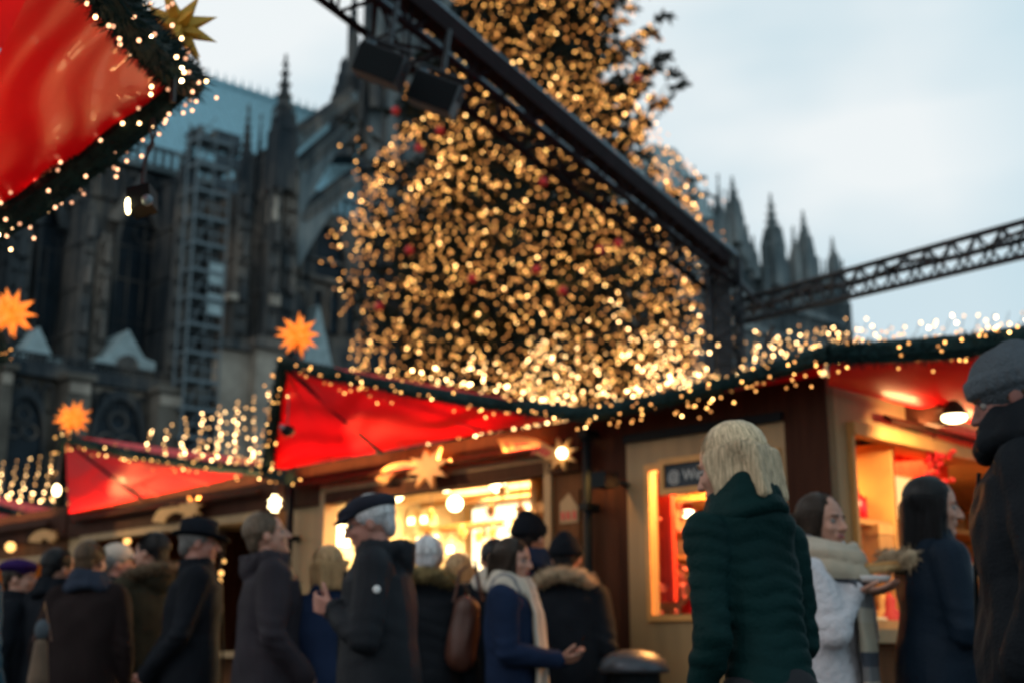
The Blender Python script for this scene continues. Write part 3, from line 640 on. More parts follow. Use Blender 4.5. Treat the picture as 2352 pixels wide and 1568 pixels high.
t2 = empty('side_truss', (P(1700, 730, 13.9).x, 13.9, 0), 'slim dark lattice truss running off to the right against the bright sky', 'truss')
A = [P(1700, 690, 13.9), P(1700, 742, 13.9), P(1700, 712, 14.3)]; B_ = [P(2560, 452, 10.6), P(2560, 540, 10.6), P(2560, 500, 11.0)]
for i in range(3): MB().tube([A[i], B_[i]], 0.032, 8).build('chord', M['steel'], t2, True)
for (i, j) in ((0, 1), (1, 2), (0, 2)):
    mb = MB()
    for k in range(16):
        q0, q1 = k / 16, (k + 1) / 16; mb.tube([A[i].lerp(B_[i], q0), A[j].lerp(B_[j], (q0 + q1) / 2)], 0.013, 6); mb.tube([A[j].lerp(B_[j], (q0 + q1) / 2), A[i].lerp(B_[i], q1)], 0.013, 6)
    mb.build('bracing', M['steel'], t2, True)
cb = [A[0].lerp(B_[0], k / 24).lerp(A[2].lerp(B_[2], k / 24), .5) - Vector((0, 0, 0.05 + 0.05 * math.sin(k * .9))) for k in range(25)]
MB().tube(cb, 0.022, 6).build('cable', M['cable'], t2, True)
MB().tube([P(1690, 640, 13.9), P(1745, 700, 13.7)], 0.035, 6).build('brace', M['steel'], t2)
MB().tube([P(1775, 750, 13.7), P(1758, 800, 13.7)], 0.02, 6).build('cable', M['cable'], t2)
# two loudspeakers hung from the truss
for i, (x, y, Y, lab) in enumerate(((868, 142, 8.3, 'black loudspeaker box hanging higher and nearer the sky under the diagonal truss'), (994, 208, 8.75, 'black loudspeaker box hanging just below and to the right of its twin'))):
    c = P(x, y, Y); pxm = Y / 2940 * 1.02; w_ = 58 * pxm; h2 = 38 * pxm
    r = empty('loudspeaker', c, lab, 'loudspeaker', 'loudspeakers hung from the diagonal truss')
    rot = Matrix.Rotation(rad(22), 3, 'Y') @ Matrix.Rotation(rad(12), 3, 'X')
    def bx(x0, x1, y0, y1, z0, z1): return [c + rot @ Vector(v) for v in ((x0, y0, z0), (x1, y0, z0), (x1, y1, z0), (x0, y1, z0), (x0, y0, z1), (x1, y0, z1), (x1, y1, z1), (x0, y1, z1))]
    MB().hexa(bx(-w_, w_, 0, .28, -h2, h2)).build('cabinet', M['steel'], r)
    MB().hexa(bx(-w_ * .94, w_ * .97, -.02, -.002, -h2 * .95, h2 * .86)).build('grille', M['black'], r)
    mb = MB(); yk = [c + rot @ Vector(v) for v in ((-w_ * 1.05, .13, 0), (-w_ * 1.05, .13, h2 * 1.5), (w_ * 1.05, .13, h2 * 1.5), (w_ * 1.05, .13, 0))]; mb.tube(yk, 0.018, 6); mb.tube([(yk[1] + yk[2]) / 2, (yk[1] + yk[2]) / 2 + Vector((0.03, .2, .45))], 0.02, 6); mb.build('bracket', M['steel'], r)
    MB().ball(c + rot @ Vector((-w_ * .9, .2, h2 * 1.1)), 0.05, 8, 6).build('clamp', M['steel_l'], r)

# ------------------------------------------------------------------ the row of stalls
U = Vector((-1, 1, 0)).normalized(); WV = Vector((1, 1, 0)).normalized()
kY = 8.4 / (1 + (1905 - CX) / FPX * math.cos(PITCH) ** 0 / 1.03)
d_ = ray(1905, 1100); kt = 8.4 / (d_.x + d_.y); K = Vector((d_.x * kt, d_.y * kt, 0))
F1 = Fr(K, U[:2], WV[:2])           # front of the row; s grows to the far left, d behind
F2 = Fr(K, WV[:2], U[:2])           # side of the near stall; s grows to the right and away, d behind
S1, Z1, S2, Z2 = F1.S, F1.Z, F2.S, F2.Z
ZT = 2.50
sA0, sA1 = S1(1346, 0, 1150), S1(664, 0, 1150); sB1 = S1(160, 0, 1200); sC1 = sB1 + 4.2
print('stall s', sA0, sA1, sB1, 'corner', K)
def boxf(fr, a0, a1, d0, d1, z0, z1, name, m, par): return MB().fbox(fr, a0, a1, d0, d1, z0, z1).build(name, m, par)

def shop(name_label, s0, s1, o0, o1, zt, zs, wallm, group, back, bdepth=2.2):
    """stall body along F1 with an opening o0..o1 between zs and zt"""
    r = empty('market_stall', F1.pt((s0 + s1) / 2, 0, 0), name_label, 'market stall', group)
    boxf(F1, o0, o1, 0, 0.06, 0, zs, 'front_panel', wallm, r)
    boxf(F1, s0 + .02, o0, 0, 0.07, 0, ZT - .34, 'side_panel', wallm, r); boxf(F1, o1, s1 - .02, 0, 0.07, 0, ZT - .34, 'side_panel', M['beige'], r)
    boxf(F1, o0, o1, 0, 0.07, zt, ZT - .34, 'header', wallm, r)
    boxf(F1, s0 + .02, s1 - .02, -0.03, 0.09, ZT - .34, ZT - .02, 'fascia', M['wood_dark'], r)
    boxf(F1, o0 - .03, o1 + .03, -0.22, 0.3, zs, zs + .05, 'counter', M['beige'], r)
    boxf(F1, s0 + .05, s1 - .05, bdepth, bdepth + .06, 0, ZT, 'back_wall', back, r)
    boxf(F1, s0 + .0, s0 + .05, 0.09, bdepth + .05, 0, ZT - .02, 'partition', back, r); boxf(F1, s1 - .05, s1 - .0, 0.09, bdepth + .05, 0, ZT - .02, 'partition', back, r)
    boxf(F1, s0 + .05, s1 - .05, 0.09, bdepth, ZT - .14, ZT - .1, 'ceiling', M['cream'], r)
    f = MB(); 
    f.fbox(F1, o0, o0 + .06, -.03, .1, zs + .05, zt - .05); f.fbox(F1, o1 - .06, o1, -.03, .1, zs + .05, zt - .05); f.fbox(F1, o0, o1, -.03, .1, zt - .05, zt + .02); f.build('window_frame', M['beige'], r)
    return r
zA = Z1(1270, 1040)
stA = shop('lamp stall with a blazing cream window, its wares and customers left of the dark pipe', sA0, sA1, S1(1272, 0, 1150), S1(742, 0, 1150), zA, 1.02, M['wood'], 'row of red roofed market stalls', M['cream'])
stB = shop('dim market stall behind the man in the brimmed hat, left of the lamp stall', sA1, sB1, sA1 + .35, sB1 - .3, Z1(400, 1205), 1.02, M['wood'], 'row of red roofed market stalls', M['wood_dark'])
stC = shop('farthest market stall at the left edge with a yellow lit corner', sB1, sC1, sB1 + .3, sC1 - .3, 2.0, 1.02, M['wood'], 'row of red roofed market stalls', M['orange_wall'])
# near corner stall
stR = empty('market_stall', K, 'near corner stall of dark brown wood and beige panels with orange lit windows', 'market stall', 'row of red roofed market stalls')
sF0, sF1 = S1(1812, 0, 1200), S1(1442, 0, 1200)     # beige shutter board on the front
zF = Z1(1442, 1018)
boxf(F1, 0.0, sF0, 0, .09, 0, ZT, 'corner_post', M['wood_dark'], stR)
boxf(F1, sF1, sA0 - .01, 0, .09, 0, ZT, 'wood_panel', M['wood_dark'], stR)
boxf(F1, sF0, sF1, 0, .09, zF + .05, ZT, 'fascia', M['wood_dark'], stR)
MB().fbox(F1, sF0, sF1, -.03, .06, zF, zF + .05).build('dark_rail', M['black'], stR)
oR0, oR1, zR1, zR0 = S1(1792, 0, 1150), S1(1492, 0, 1250), Z1(1495, 1072), Z1(1500, 1420)
bd = MB(); bd.fbox(F1, sF0, oR0, .0, .08, 0, zF); bd.fbox(F1, oR1, sF1, .0, .08, 0, zF); bd.fbox(F1, oR0, oR1, 0, .08, 0, zR0); bd.fbox(F1, oR0, oR1, 0, .08, zR1, zF)
bd.build('beige_board', M['beige'], stR)
fm = MB(); fm.fring(F1, [(oR0 - .015, zR0 - .015), (oR1 + .015, zR0 - .015), (oR1 + .015, zR1 + .015), (oR0 - .015, zR1 + .015)], [(oR0 + .02, zR0 + .02), (oR1 - .02, zR0 + .02), (oR1 - .02, zR1 - .02), (oR0 + .02, zR1 - .02)], -.02, .0); fm.build('window_frame', M['plywood'], stR)
# side face of the near stall
q0 = S2(1958, 0, 1200); L2 = 5.2; zQt = Z2(1962, 972); zQb = Z2(2050, 1424)
boxf(F2, 0.02, q0, -.0, .09, 0, ZT, 'beige_panel', M['beige'], stR)
boxf(F2, q0, L2, 0, .09, zQt, ZT, 'fascia', M['beige'], stR)
boxf(F2, q0, L2, 0, .09, 0, zQb - .12, 'front_panel', M['wood'], stR)
boxf(F2, q0 - .02, L2, -.10, .3, zQb - .12, zQb - .05, 'counter', M['beige'], stR)
boxf(F2, q0 - .02, L2, -.16, -.0, .55, .66, 'ledge', M['beige'], stR)
fm = MB(); fm.fbox(F2, q0, L2, -.05, .03, zQt - .07, zQt); fm.fbox(F2, q0, q0 + .03, -.03, .08, zQb - .05, zQt - .07); fm.fbox(F2, q0, L2, -.04, .0, zQb - .05, zQb); fm.build('window_frame', M['plywood'], stR)
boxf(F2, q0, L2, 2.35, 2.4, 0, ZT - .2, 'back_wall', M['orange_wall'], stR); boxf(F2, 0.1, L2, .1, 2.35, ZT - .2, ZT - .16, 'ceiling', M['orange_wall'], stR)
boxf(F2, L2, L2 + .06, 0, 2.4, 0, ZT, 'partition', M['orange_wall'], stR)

# goods inside the near stall: shelf rows with boxes, seen through both windows
shelf = MB(); shelf.fbox(F2, q0 + .1, L2 - .2, 1.0, 1.5, 1.22, 1.25); shelf.fbox(F2, q0 + .1, L2 - .2, 1.0, 1.5, 1.6, 1.63); shelf.fbox(F2, q0 + .1, L2 - .2, 1.0, 1.5, 1.95, 1.98); shelf.build('shelf', M['orange_wall'], stR)
lb = empty('light_box', F2.pt(1.4, .95, 1.66), 'glowing cream light panel behind the scarf woman, on the shelves of the corner stall', 'light box')
a, b_ = S2(1975, 1.0, 1110), S2(2095, 1.0, 1110); MB().fbox(F2, a, b_, .96, .99, Z2(2000, 1180, 1.0), Z2(2000, 1085, 1.0)).build('panel', M['lightbox_o'], lb)
MB().fbox(F2, lerp(a, b_, .48), lerp(a, b_, .5), .94, .96, Z2(2000, 1180, 1.0), Z2(2000, 1085, 1.0)).build('divider', M['plywood'], lb)
GR = random.Random(5)
def goods(fr, cnt, s0, s1, d0, d1, zs, label, mats, group):
    for i in range(cnt):
        a = GR.uniform(s0, s1); d = GR.uniform(d0, d1); z = GR.choice(zs); h = GR.uniform(.10, .26); r = GR.uniform(.04, .09); m = GR.choice(mats)
        k = GR.randrange(3); p = fr.pt(a, d, z)
        if k == 0: o = MB().lathe((0, 0, 0), [(r * .8, 0), (r, h * .1), (r, h * .7), (r * .5, h * .85), (r * .5, h)], 14).build('jar', m, None, True); nm = 'jar'
        elif k == 1: o = MB().box(-r, r, -r * .8, r * .8, 0, h).build('gift_box', m); nm = 'box'; lid = MB().box(-r * 1.06, r * 1.06, -r * .86, r * .86, h * .8, h * 1.02).build('lid', GR.choice(mats), o)
        else: o = MB().lathe((0, 0, 0), [(r * .9, 0), (r * 1.1, h * .3), (r * .35, h * .6), (r * .45, h * .8), (r * .1, h)], 12).build('ornament', m, None, True); nm = 'ornament'
        o.location = p; o.rotation_euler.z = rad(45); tag(o, label, nm, group)
gm_ = [M['plywood'], M['redpaint'], M['cream'], M['flower_red'], M['orange_wall'], M['pink'], M['bread']]
goods(F2, 80, q0 + .2, 4.8, 1.05, 1.4, (1.25, 1.63, 1.98), 'small warm coloured ware on the shelves of the corner stall, seen past the scarf woman', gm_, 'wares on the shelves of the corner stall')
goods(F2, 55, q0 + .1, 3.8, .12, .6, (zQb - .05,), 'small ware laid out on the counter of the corner stall behind the white plate', gm_, 'wares on the corner stall counter')
# counter dome and basket on the corner stall
c = F2.pt(S2(2040, .3, 1370), .35, zQb - .05); bk = MB(); 
for k in range(6):
    th = k / 6 * math.pi; bk.tube([c + Vector((math.cos(th) * .16 * math.cos(f), math.sin(th) * .16 * math.cos(f), .02 + .16 * math.sin(f))) for f in [i * math.pi / 10 for i in range(11)]], .008, 5)
bk.lathe(c, [(.15, 0), (.18, .03), (.17, .05)], 18); o = bk.build('wicker_basket', M['plywood'], None, loc=c); tag(o, 'golden wicker basket with arched ribs on the counter of the corner stall', 'basket')
# curtain, picture, berries in side window
a, b_ = S2(2010, .5, 1050), S2(2168, .5, 1050)
cur = MB().sheet([[F2.pt(lerp(a, b_, i / 40), .5 + .04 * math.sin(i * 1.4), Z2(2090, yy, .5)) for yy in (970, 1010, 1050, 1092)] for i in range(41)]).build('red_curtain', M['curtain'], None, True); tag(cur, 'short red curtain hanging in the side window of the corner stall', 'curtain')
a, b_ = S2(1970, .35, 1040), S2(2008, .35, 1040); za, zb = Z2(1990, 1072, .35), Z2(1990, 1012, .35)
pc = empty('framed_picture', F2.pt((a + b_) / 2, .35, za), 'small dark framed picture beside the red curtain in the corner stall', 'picture'); MB().fbox(F2, a, b_, .33, .36, za, zb).build('picture', M['slate'], pc); MB().fring(F2, [(a - .02, za - .02), (b_ + .02, za - .02), (b_ + .02, zb + .02), (a - .02, zb + .02)], [(a, za), (b_, za), (b_, zb), (a, zb)], .31, .36).build('frame', M['wood_dark'], pc)
c0 = F2.pt(S2(2110, .1, 1100), -.02, Z2(2110, 1060, .1)); br = empty('berry_spray', c0, 'hanging spray of glossy red berries in front of the corner stall window', 'berries')
MB().tube([c0 + Vector((0, 0, .25)), c0, c0 - Vector((0, 0, .32))], .006, 5).build('stem', M['bark'], br)
for i in range(46): MB().ball(c0 + Vector((GR.gauss(0, .05), GR.gauss(0, .05), -abs(GR.gauss(0.12, .13)) + .06)), .016, 8, 6).build('berry', M['flower_red'], br, True)
# front window of the near stall: red curtain, blossoms, boxes, lamp
a, b_ = oR1 - .02, S1(1515, .25, 1150)
cur = MB().sheet([[F1.pt(lerp(b_, a, i / 24), .22 + .03 * math.sin(i * 1.5), z) for z in (1.35, 1.6, 1.9, zR1)] for i in range(25)]).build('red_curtain', M['curtain'], None, True); tag(cur, 'long red curtain at the left edge of the front window beside the green coat', 'curtain')
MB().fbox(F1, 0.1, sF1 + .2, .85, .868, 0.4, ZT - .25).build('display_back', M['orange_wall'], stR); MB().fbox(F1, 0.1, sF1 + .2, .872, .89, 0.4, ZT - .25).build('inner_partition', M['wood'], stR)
boxf(F1, 0.1, sF1 + .1, .12, .8, zR0 - .06, zR0, 'display_floor', M['cream'], stR)
boxf(F1, 0.1, sF1 + .1, .45, .8, 1.75, 1.78, 'display_shelf', M['plywood'], stR)
for (x, y, lab) in ((1540, 1330, 'pink blossom sprig in the lower left of the front window display'), (1525, 1195, 'pink blossom sprig against the red curtain in the front window')):
    c = F1.pt(S1(x, .3, y), .3, Z1(x, y, .3)); s_ = empty('blossom_sprig', c - Vector((0, 0, .12)), lab, 'flowers'); MB().tube([c - Vector((0, 0, .14)), c, c + Vector((.03, 0, .12))], .005, 5).build('stem', M['bark'], s_)
    mb = MB()
    for i in range(60): mb.ball(c + Vector((GR.gauss(0, .05), GR.gauss(0, .05), GR.gauss(0, .08))), .017, 6, 4)
    mb.build('blossom', M['pink'], s_)
goods(F1, 26, oR0 + .1, oR1 - .1, .4, .75, (zR0, 1.78), 'small ware in the front window display behind the green coat', [M['plywood'], M['cream'], M['orange_wall'], M['pink'], M['bread']], 'wares in the front window display')
c = F1.pt(S1(1580, .45, 1180), .45, Z1(1585, 1178, .45)); pl = empty('display_lamp', c, 'small glowing lamp in the front window beside the sleeve of the green coat', 'lamp'); MB().ball(c, .035, 12, 8, (1.2, 1.2, .7)).build('lamp_glass', M['lamp_hot'], pl, True); MB().tube([c + Vector((0, 0, .02)), c + Vector((0, 0, .22))], .005, 5).build('cord', M['cable'], pl)
MB().lathe(c + Vector((0, 0, .02)), [(.05, 0), (.02, .05), (.01, .07)], 12).build('lamp_shade', M['redpaint'], pl)
boxf(F1, 0.1, sF1 + .1, .50, .8, 1.48, 1.50, 'display_shelf', M['plywood'], stR)
goods(F1, 34, .13, .95, .5, .78, (zR0, 1.50, 1.78, 1.78, 1.50), 'small ware inside the left end of the corner stall side window', [M['plywood'], M['redpaint'], M['bread'], M['orange_wall'], M['wood'], M['flower_red']], 'wares at the left end of the side window')
# chalkboard with lettering
def text_mesh(body, size, ext=.003, bold=0.0):
    cu = bpy.data.curves.new('t', 'FONT'); cu.body = body; cu.size = size; cu.extrude = ext; cu.offset = bold; o = bpy.data.objects.new('t', cu); COL.objects.link(o)
    dg = bpy.context.evaluated_depsgraph_get(); me = bpy.data.meshes.new_from_object(o.evaluated_get(dg)); vs = [tuple(v.co) for v in me.vertices]; fs = [tuple(p.vertices) for p in me.polygons]
    bpy.data.objects.remove(o); bpy.data.curves.remove(cu); bpy.data.meshes.remove(me); return vs, fs
a, b_ = S1(1528, -.04, 1090), S1(1640, -.04, 1090); za, zb = Z1(1570, 1118, -.04), Z1(1570, 1062, -.04)
cbd = empty('chalkboard', F1.pt(a, -.04, za), 'wood framed chalkboard with white lettering above the front window, partly behind blond hair', 'chalkboard')
MB().fbox(F1, b_, a, -.045, -.022, za, zb).build('slate', M['slate'], cbd)
MB().fring(F1, [(b_ - .035, za - .035), (a + .035, za - .035), (a + .035, zb + .035), (b_ - .035, zb + .035)], [(b_, za), (a, za), (a, zb), (b_, zb)], -.06, -.02).build('frame', M['plywood'], cbd)
vs, fs = text_mesh('@ Wein', .085, .001, .001); mb = MB(); mb.add([F1.pt(a - .025 - v[0], -.05 - v[2], (za + zb) / 2 - .03 + v[1]) for v in vs], fs); mb.build('lettering', M['chalk'], cbd)

# ------------------------------------------------------------------ shining wares of the lamp stall
def hang_lamp(x, y, d, r, lab, kind='ball'):
    s_, z = F1.px(x, y, d); c = F1.pt(s_, d, z); ro = empty('hanging_lamp', c, lab, 'lamp', 'lit lamps hanging in the lamp stall')
    if kind == 'ball': MB().ball(c, r, 14, 10).build('lamp_glass', M['lamp_hot'], ro, True)
    else:
        mb = MB(); rr = 10
        pts = []
        for k in range(rr):
            q = r * (1.25 if k % 2 == 0 else .6); pts.append((s_ + q * math.sin(k * 2 * math.pi / rr), z + q * math.cos(k * 2 * math.pi / rr)))
        mb.fprism(F1, pts, d - .03, d + .03); mb.build('lamp_glass', M['lamp_hot'], ro)
    MB().tube([c + Vector((0, 0, r * .9)), (c.x, c.y, ZT - .15)], .005, 5).build('cord', M['cable'], ro)
for a_ in ((909, 1132, .7, .07, 'round hot white lamp above the crowd in the lamp stall, left of the wooden comet', 'ball'), (1024, 1113, .5, .055, 'round lamp just right of the wooden comet tip', 'ball'), (1045, 1156, .8, .06, 'lowest round lamp in the middle of the lamp stall', 'ball'),
           (1143, 1112, .9, .06, 'round lamp under the pale ceiling at the right of the lamp stall', 'ball'), (918, 1160, 1.2, .06, 'star lamp behind the flat cap man in the lamp stall', 'star'), (800, 1130, .6, .045, 'small lamp over the flat cap at the left of the lamp stall', 'ball'), (783, 1225, .4, .10, 'large star lamp in front of the flat cap man face', 'star'), (775, 1300, .4, .09, 'star lamp low behind the flat cap man chest', 'star'), (985, 1170, 1.5, .06, 'far round lamp above the white haired visitor', 'ball')):
    hang_lamp(*a_)
lb = empty('light_box', F1.pt(S1(1170, 1.6, 1200), 1.6, 1.0), 'large blown out white light panel at the right of the lamp stall', 'light box')
MB().fbox(F1, S1(1262, 1.7, 1200), S1(1085, 1.7, 1200), 1.7, 1.74, 1.05, Z1(1170, 1160, 1.7)).build('panel', M['lightbox'], lb); MB().fbox(F1, S1(1268, 1.7, 1200), S1(1080, 1.7, 1200), 1.745, 1.78, 1.0, Z1(1170, 1150, 1.7)).build('frame', M['white'], lb)
lb = empty('light_box', F1.pt(S1(800, 1.0, 1250), 1.0, 1.0), 'glowing white light panel behind the flat cap man', 'light box')
MB().fbox(F1, S1(830, 1.0, 1250), S1(762, 1.0, 1250), 1.0, 1.04, 1.05, Z1(800, 1190, 1.0)).build('panel', M['lightbox'], lb)
# little paper lantern houses
for i, (x, y) in enumerate(((955, 1195), (985, 1192), (940, 1245), (975, 1240), (1010, 1235), (1045, 1260))):
    s_, z = F1.px(x, y, 1.2); r = empty('lantern_house', F1.pt(s_, 1.2, z - .06), 'glowing cream lantern house on the shelves of the lamp stall', 'lantern', 'lantern houses in the lamp stall')
    MB().fprism(F1, [(s_ - .06, z - .06), (s_ + .06, z - .06), (s_ + .06, z + .04), (s_, z + .1), (s_ - .06, z + .04)], 1.15, 1.25).build('house_wall', M['cream'], r)
    for q in (-.03, .01): MB().fbox(F1, s_ + q, s_ + q + .02, 1.14, 1.15, z - .03, z + .02).build('window', M['lamp_hot'], r)
MB().fbox(F1, sA0 + .3, sA1 - .3, 1.1, 1.4, Z1(990, 1212, 1.2) - .02, Z1(990, 1212, 1.2)).build('shelf', M['plywood'], stA)
# poster panel with house picture at the right end of the lamp stall
a, b_ = S1(1330, -.02, 1200), S1(1284, -.02, 1200); za, zb = Z1(1300, 1262, -.02), Z1(1300, 1125, -.02)
po = empty('house_poster', F1.pt(a, -.02, za), 'poster showing a pale half timbered house on a brown panel beside the dark pipe', 'poster')
MB().fbox(F1, a, b_, -.015, -.002, za, zb).build('sheet', M['wood'], po)
mb = MB(); mb.fprism(F1, [(lerp(a, b_, .05), lerp(za, zb, .45)), (lerp(a, b_, .95), lerp(za, zb, .45)), (lerp(a, b_, .95), lerp(za, zb, .8)), (lerp(a, b_, .5), lerp(za, zb, .95)), (lerp(a, b_, .05), lerp(za, zb, .7))], -.02, -.016); mb.build('printed_house', M['beige'], po)
mb = MB()
for q in (.15, .45, .72): mb.fbox(F1, lerp(a, b_, q), lerp(a, b_, q + .14), -.024, -.0205, lerp(za, zb, .5), lerp(za, zb, .64))
mb.build('printed_windows', M['redpaint'], po)
for q in (.2, .45, .7): MB().fbox(F1, sA0 + .1, sA1 - .1, .3 + q * 1.4, .36 + q * 1.4, ZT - .24, ZT - .15).build('ceiling_beam', M['beige'], stA)
for i in range(16):
    s_ = lerp(sA0 + .35, sA1 - .4, (i + .5) / 16); d = GR.uniform(.2, 1.3); z = GR.uniform(1.85, 2.15); c = F1.pt(s_, d, z); ro = empty('hanging_ornament', c, 'small wooden ornament hanging from the ceiling of the lamp stall', 'ornament', 'ornaments hanging in the lamp stall'); nn = 5 + i % 3; pts = []
    for k in range(nn * 2): qq = .06 * (1 if k % 2 == 0 else .45); pts.append((s_ + qq * math.sin(k * math.pi / nn), z + qq * math.cos(k * math.pi / nn)))
    MB().fprism(F1, pts, d - .01, d + .01).build('star', M['plywood' if i % 2 else 'cream'], ro); MB().tube([c + Vector((0, 0, .05)), (c.x, c.y, ZT - .15)], .003, 4).build('cord', M['cable'], ro)
# comet signs
def comet(x, y, r, tail, lab, txt=None, lit=False, d=-.12, tail_dir=1, tw_=28):
    s_, z = F1.px(x, y, d); px_ = abs(F1.S(x, d, y) - F1.S(x + 1, d, y)) * 1.0
    pz = abs(F1.Z(x, y, d) - F1.Z(x, y + 1, d))
    ro = empty('comet_sign', F1.pt(s_, d, z), lab, 'sign', 'wooden comet signs over the stall windows')
    pts = []; nn = 8
    for k in range(nn * 2):
        q = r * (1.0 if k % 2 == 0 else .46); th = k * math.pi / nn + .2; pts.append((s_ + q * px_ * math.sin(th), z + q * pz * math.cos(th)))
    MB().fprism(F1, pts, d - .012, d + .012).build('star', M['plywood'], ro)
    ce, rx, ry = tail  # centre offset (px), radii
    def tp(th, k): return F1.px(x + ce[0] + (rx + k) * math.cos(th), y + ce[1] - (ry + k) * math.sin(th), d)
    mb = MB(); n_ = 18; t0, t1 = rad(tail_dir[0]), rad(tail_dir[1])
    for i in range(n_):
        f0, f1 = i / n_, (i + 1) / n_; a0, a1 = lerp(t0, t1, f0), lerp(t0, t1, f1); k0 = lerp(tw_, tw_ * .5, abs(f0)); k1 = lerp(tw_, tw_ * .5, abs(f1))
        mb.fprism(F1, [tp(a0, 0), tp(a1, 0), tp(a1, k1), tp(a0, k0)], d + .013, d + .03)
    mb.build('comet_tail', M['plywood'], ro)
    if txt:
        vs, fs = text_mesh(txt, 20, .5, .5); mb = MB(); xs_ = [v[0] for v in vs]; x0_, x1_ = min(xs_), max(xs_)
        out = []
        for v in vs:
            f = (v[0] - x0_) / (x1_ - x0_); th = lerp(lerp(t0, t1, .08), lerp(t0, t1, .80), f); q = tp(th, tw_ * .12 + v[1] * tw_ / 26); out.append(F1.pt(q[0], d + .008 - .002 * (v[2] > 0), q[1]))
        mb.add(out, fs); mb.build('lettering', M['redpaint'], ro)
    if lit:
        c = F1.pt(s_ - .03, d - .03, z); MB().ball(c, .035, 12, 8).build('lamp', M['lamp_hot'], ro, True)
    return ro
comet(985, 1072, 50, ((-50, 38), 48, 32), 'wooden comet sign with red lettering over the middle of the lamp stall window', 'Lumiere', tail_dir=(172, 40))
comet(1290, 1042, 40, ((-92, 62), 84, 66), 'wooden comet sign with red Lampen lettering at the right end of the lamp stall', 'Lampen', True, tail_dir=(118, 28), tw_=44)
comet(438, 1168, 30, ((-30, 34), 34, 28), 'dim wooden comet sign over the second stall behind the hat man', None, tail_dir=(175, 50))
comet(120, 1232, 16, ((-16, 14), 14, 12), 'tiny wooden comet sign over the farthest stall', None, tail_dir=(175, 50))
# small star lamp at the boundary pipe, and pipes
def star_lamp(x, y, d, r, lab):
    s_, z = F1.px(x, y, d); ro = empty('star_lamp', F1.pt(s_, d, z), lab, 'lamp'); pts = []
    for k in range(12): q = r * (1.15 if k % 2 == 0 else .55); pts.append((s_ + q * math.sin(k * math.pi / 6), z + q * math.cos(k * math.pi / 6)))
    MB().fprism(F1, pts, d - .03, d + .03).build('star', M['lamp_hot'], ro); MB().tube([F1.pt(s_, d, z + r), F1.pt(s_, d, z + .25)], .006, 5).build('cord', M['cable'], ro)
star_lamp(632, 1155, -.05, .058, 'bright star lamp hanging beside the grey coated man, left of the pipe')
print('tops', F1.Z(625, 1075), F1.Z(1230, 960), F1.Z(160, 1172), F1.Z(600,1095))
for x, y, r_ in ((292, 1241, .035), (286, 1277, .03), (284, 1308, .03), (409, 1214, .024), (376, 1209, .018), (336, 1212, .016), (295, 1212, .018), (508, 1315, .022), (504, 1333, .022), (515, 1288, .014)):
    s_, z = F1.px(x, y, .5); c = F1.pt(s_, .5, z); ro = empty('hanging_lamp', c, 'warm round lamp glowing in the dim stall between the heads of the crowd', 'lamp', 'lamps in the dim second stall'); MB().ball(c, r_, 12, 8).build('lamp_glass', M['lamp_warm'], ro, True); MB().tube([c + Vector((0, 0, r_)), (c.x, c.y, ZT - .15)], .004, 5).build('cord', M['cable'], ro)
s_, z = F1.px(24, 1255, -.1); c = F1.pt(s_, -.1, z); ro = empty('wall_lamp', c, 'warm lamp on the farthest stall above the purple beret', 'lamp'); MB().ball(c, .05, 12, 8).build('lamp_glass', M['lamp_warm'], ro, True); MB().tube([c, F1.pt(s_, .0, z + .1)], .01, 5).build('arm', M['steel'], ro)
s_, z = F1.px(130, 1125, -1.0); c = F1.pt(s_, -1.0, z); ro = empty('hanging_floodlight', c, 'lit oval floodlight hanging under the second stall star', 'floodlight'); MB().ball(c, .045, 12, 8, (.7, 1, 1.1)).build('lamp_glass', M['lamp_hot'], ro, True); MB().tube([c, P(140, 1040, 12.3)], .006, 5).build('cable', M['cable'], ro)
def drain(x, lab, d=-.08):
    s_ = S1(x, d, 1150); ro = empty('drain_pipe', F1.pt(s_, d, 0), lab, 'pipe', 'dark pipes between the stalls'); MB().tube([F1.pt(s_, d, 0), F1.pt(s_, d, ZT - .02)], .028, 10).build('pipe', M['black'], ro, True)
    for z in (.8, 1.9, 2.35): MB().fbox(F1, s_ - .035, s_ + .035, d - .04, 0, z, z + .04).build('bracket', M['black'], ro)
drain(1349, 'dark pipe beside the corner stall and the lamp stall'); drain(668, 'dark pipe left of the lamp stall window')
# wall spotlights
def flood(fr, x, y, d, lab, hot=None):
    s_, z = fr.px(x, y, d); c = fr.pt(s_, d, z); ro = empty('wall_spotlight', c, lab, 'spotlight')
    MB().fbox(fr, s_ - .06, s_ + .05, d - .05, d + .07, z - .04, z + .05).build('housing', M['black'], ro); MB().fbox(fr, s_ - .02, s_ + .02, d + .07, -.0, z - .01, z + .01).build('bracket', M['steel'], ro)
    return c
c = flood(F1, 1385, 1104, -.22, 'black spotlight box on the dark brown wall by the pipe'); 
c2 = F1.pt(S1(1364, -.12, 1082), -.1, Z1(1364, 1096, -.1)); ro = empty('small_lamp', c2, 'tiny warm lamp between the pipe and the black spotlight', 'lamp'); MB().ball(c2, .02, 10, 7).build('lamp_glass', M['lamp_warm'], ro, True); MB().tube([c2, c2 + Vector((.05, .05, .0))], .006, 5).build('arm', M['steel'], ro)
lamp('SPOT', c2 + Vector((-.02, -.04, .14)), 9, (1, .50, .12), .02, c2 + WV * .12 + Vector((0, 0, -.6)), 80)
s_, z = F2.px(2192, 958, -.45); c = F2.pt(s_, -.45, z); ro = empty('wall_spotlight', c, 'lit outdoor spotlight on a dark box above the side window of the corner stall', 'spotlight')
MB().ball(c, .05, 14, 9, (1.35, 1.35, .6)).build('lamp_glass', M['lamp_hot'], ro, True)
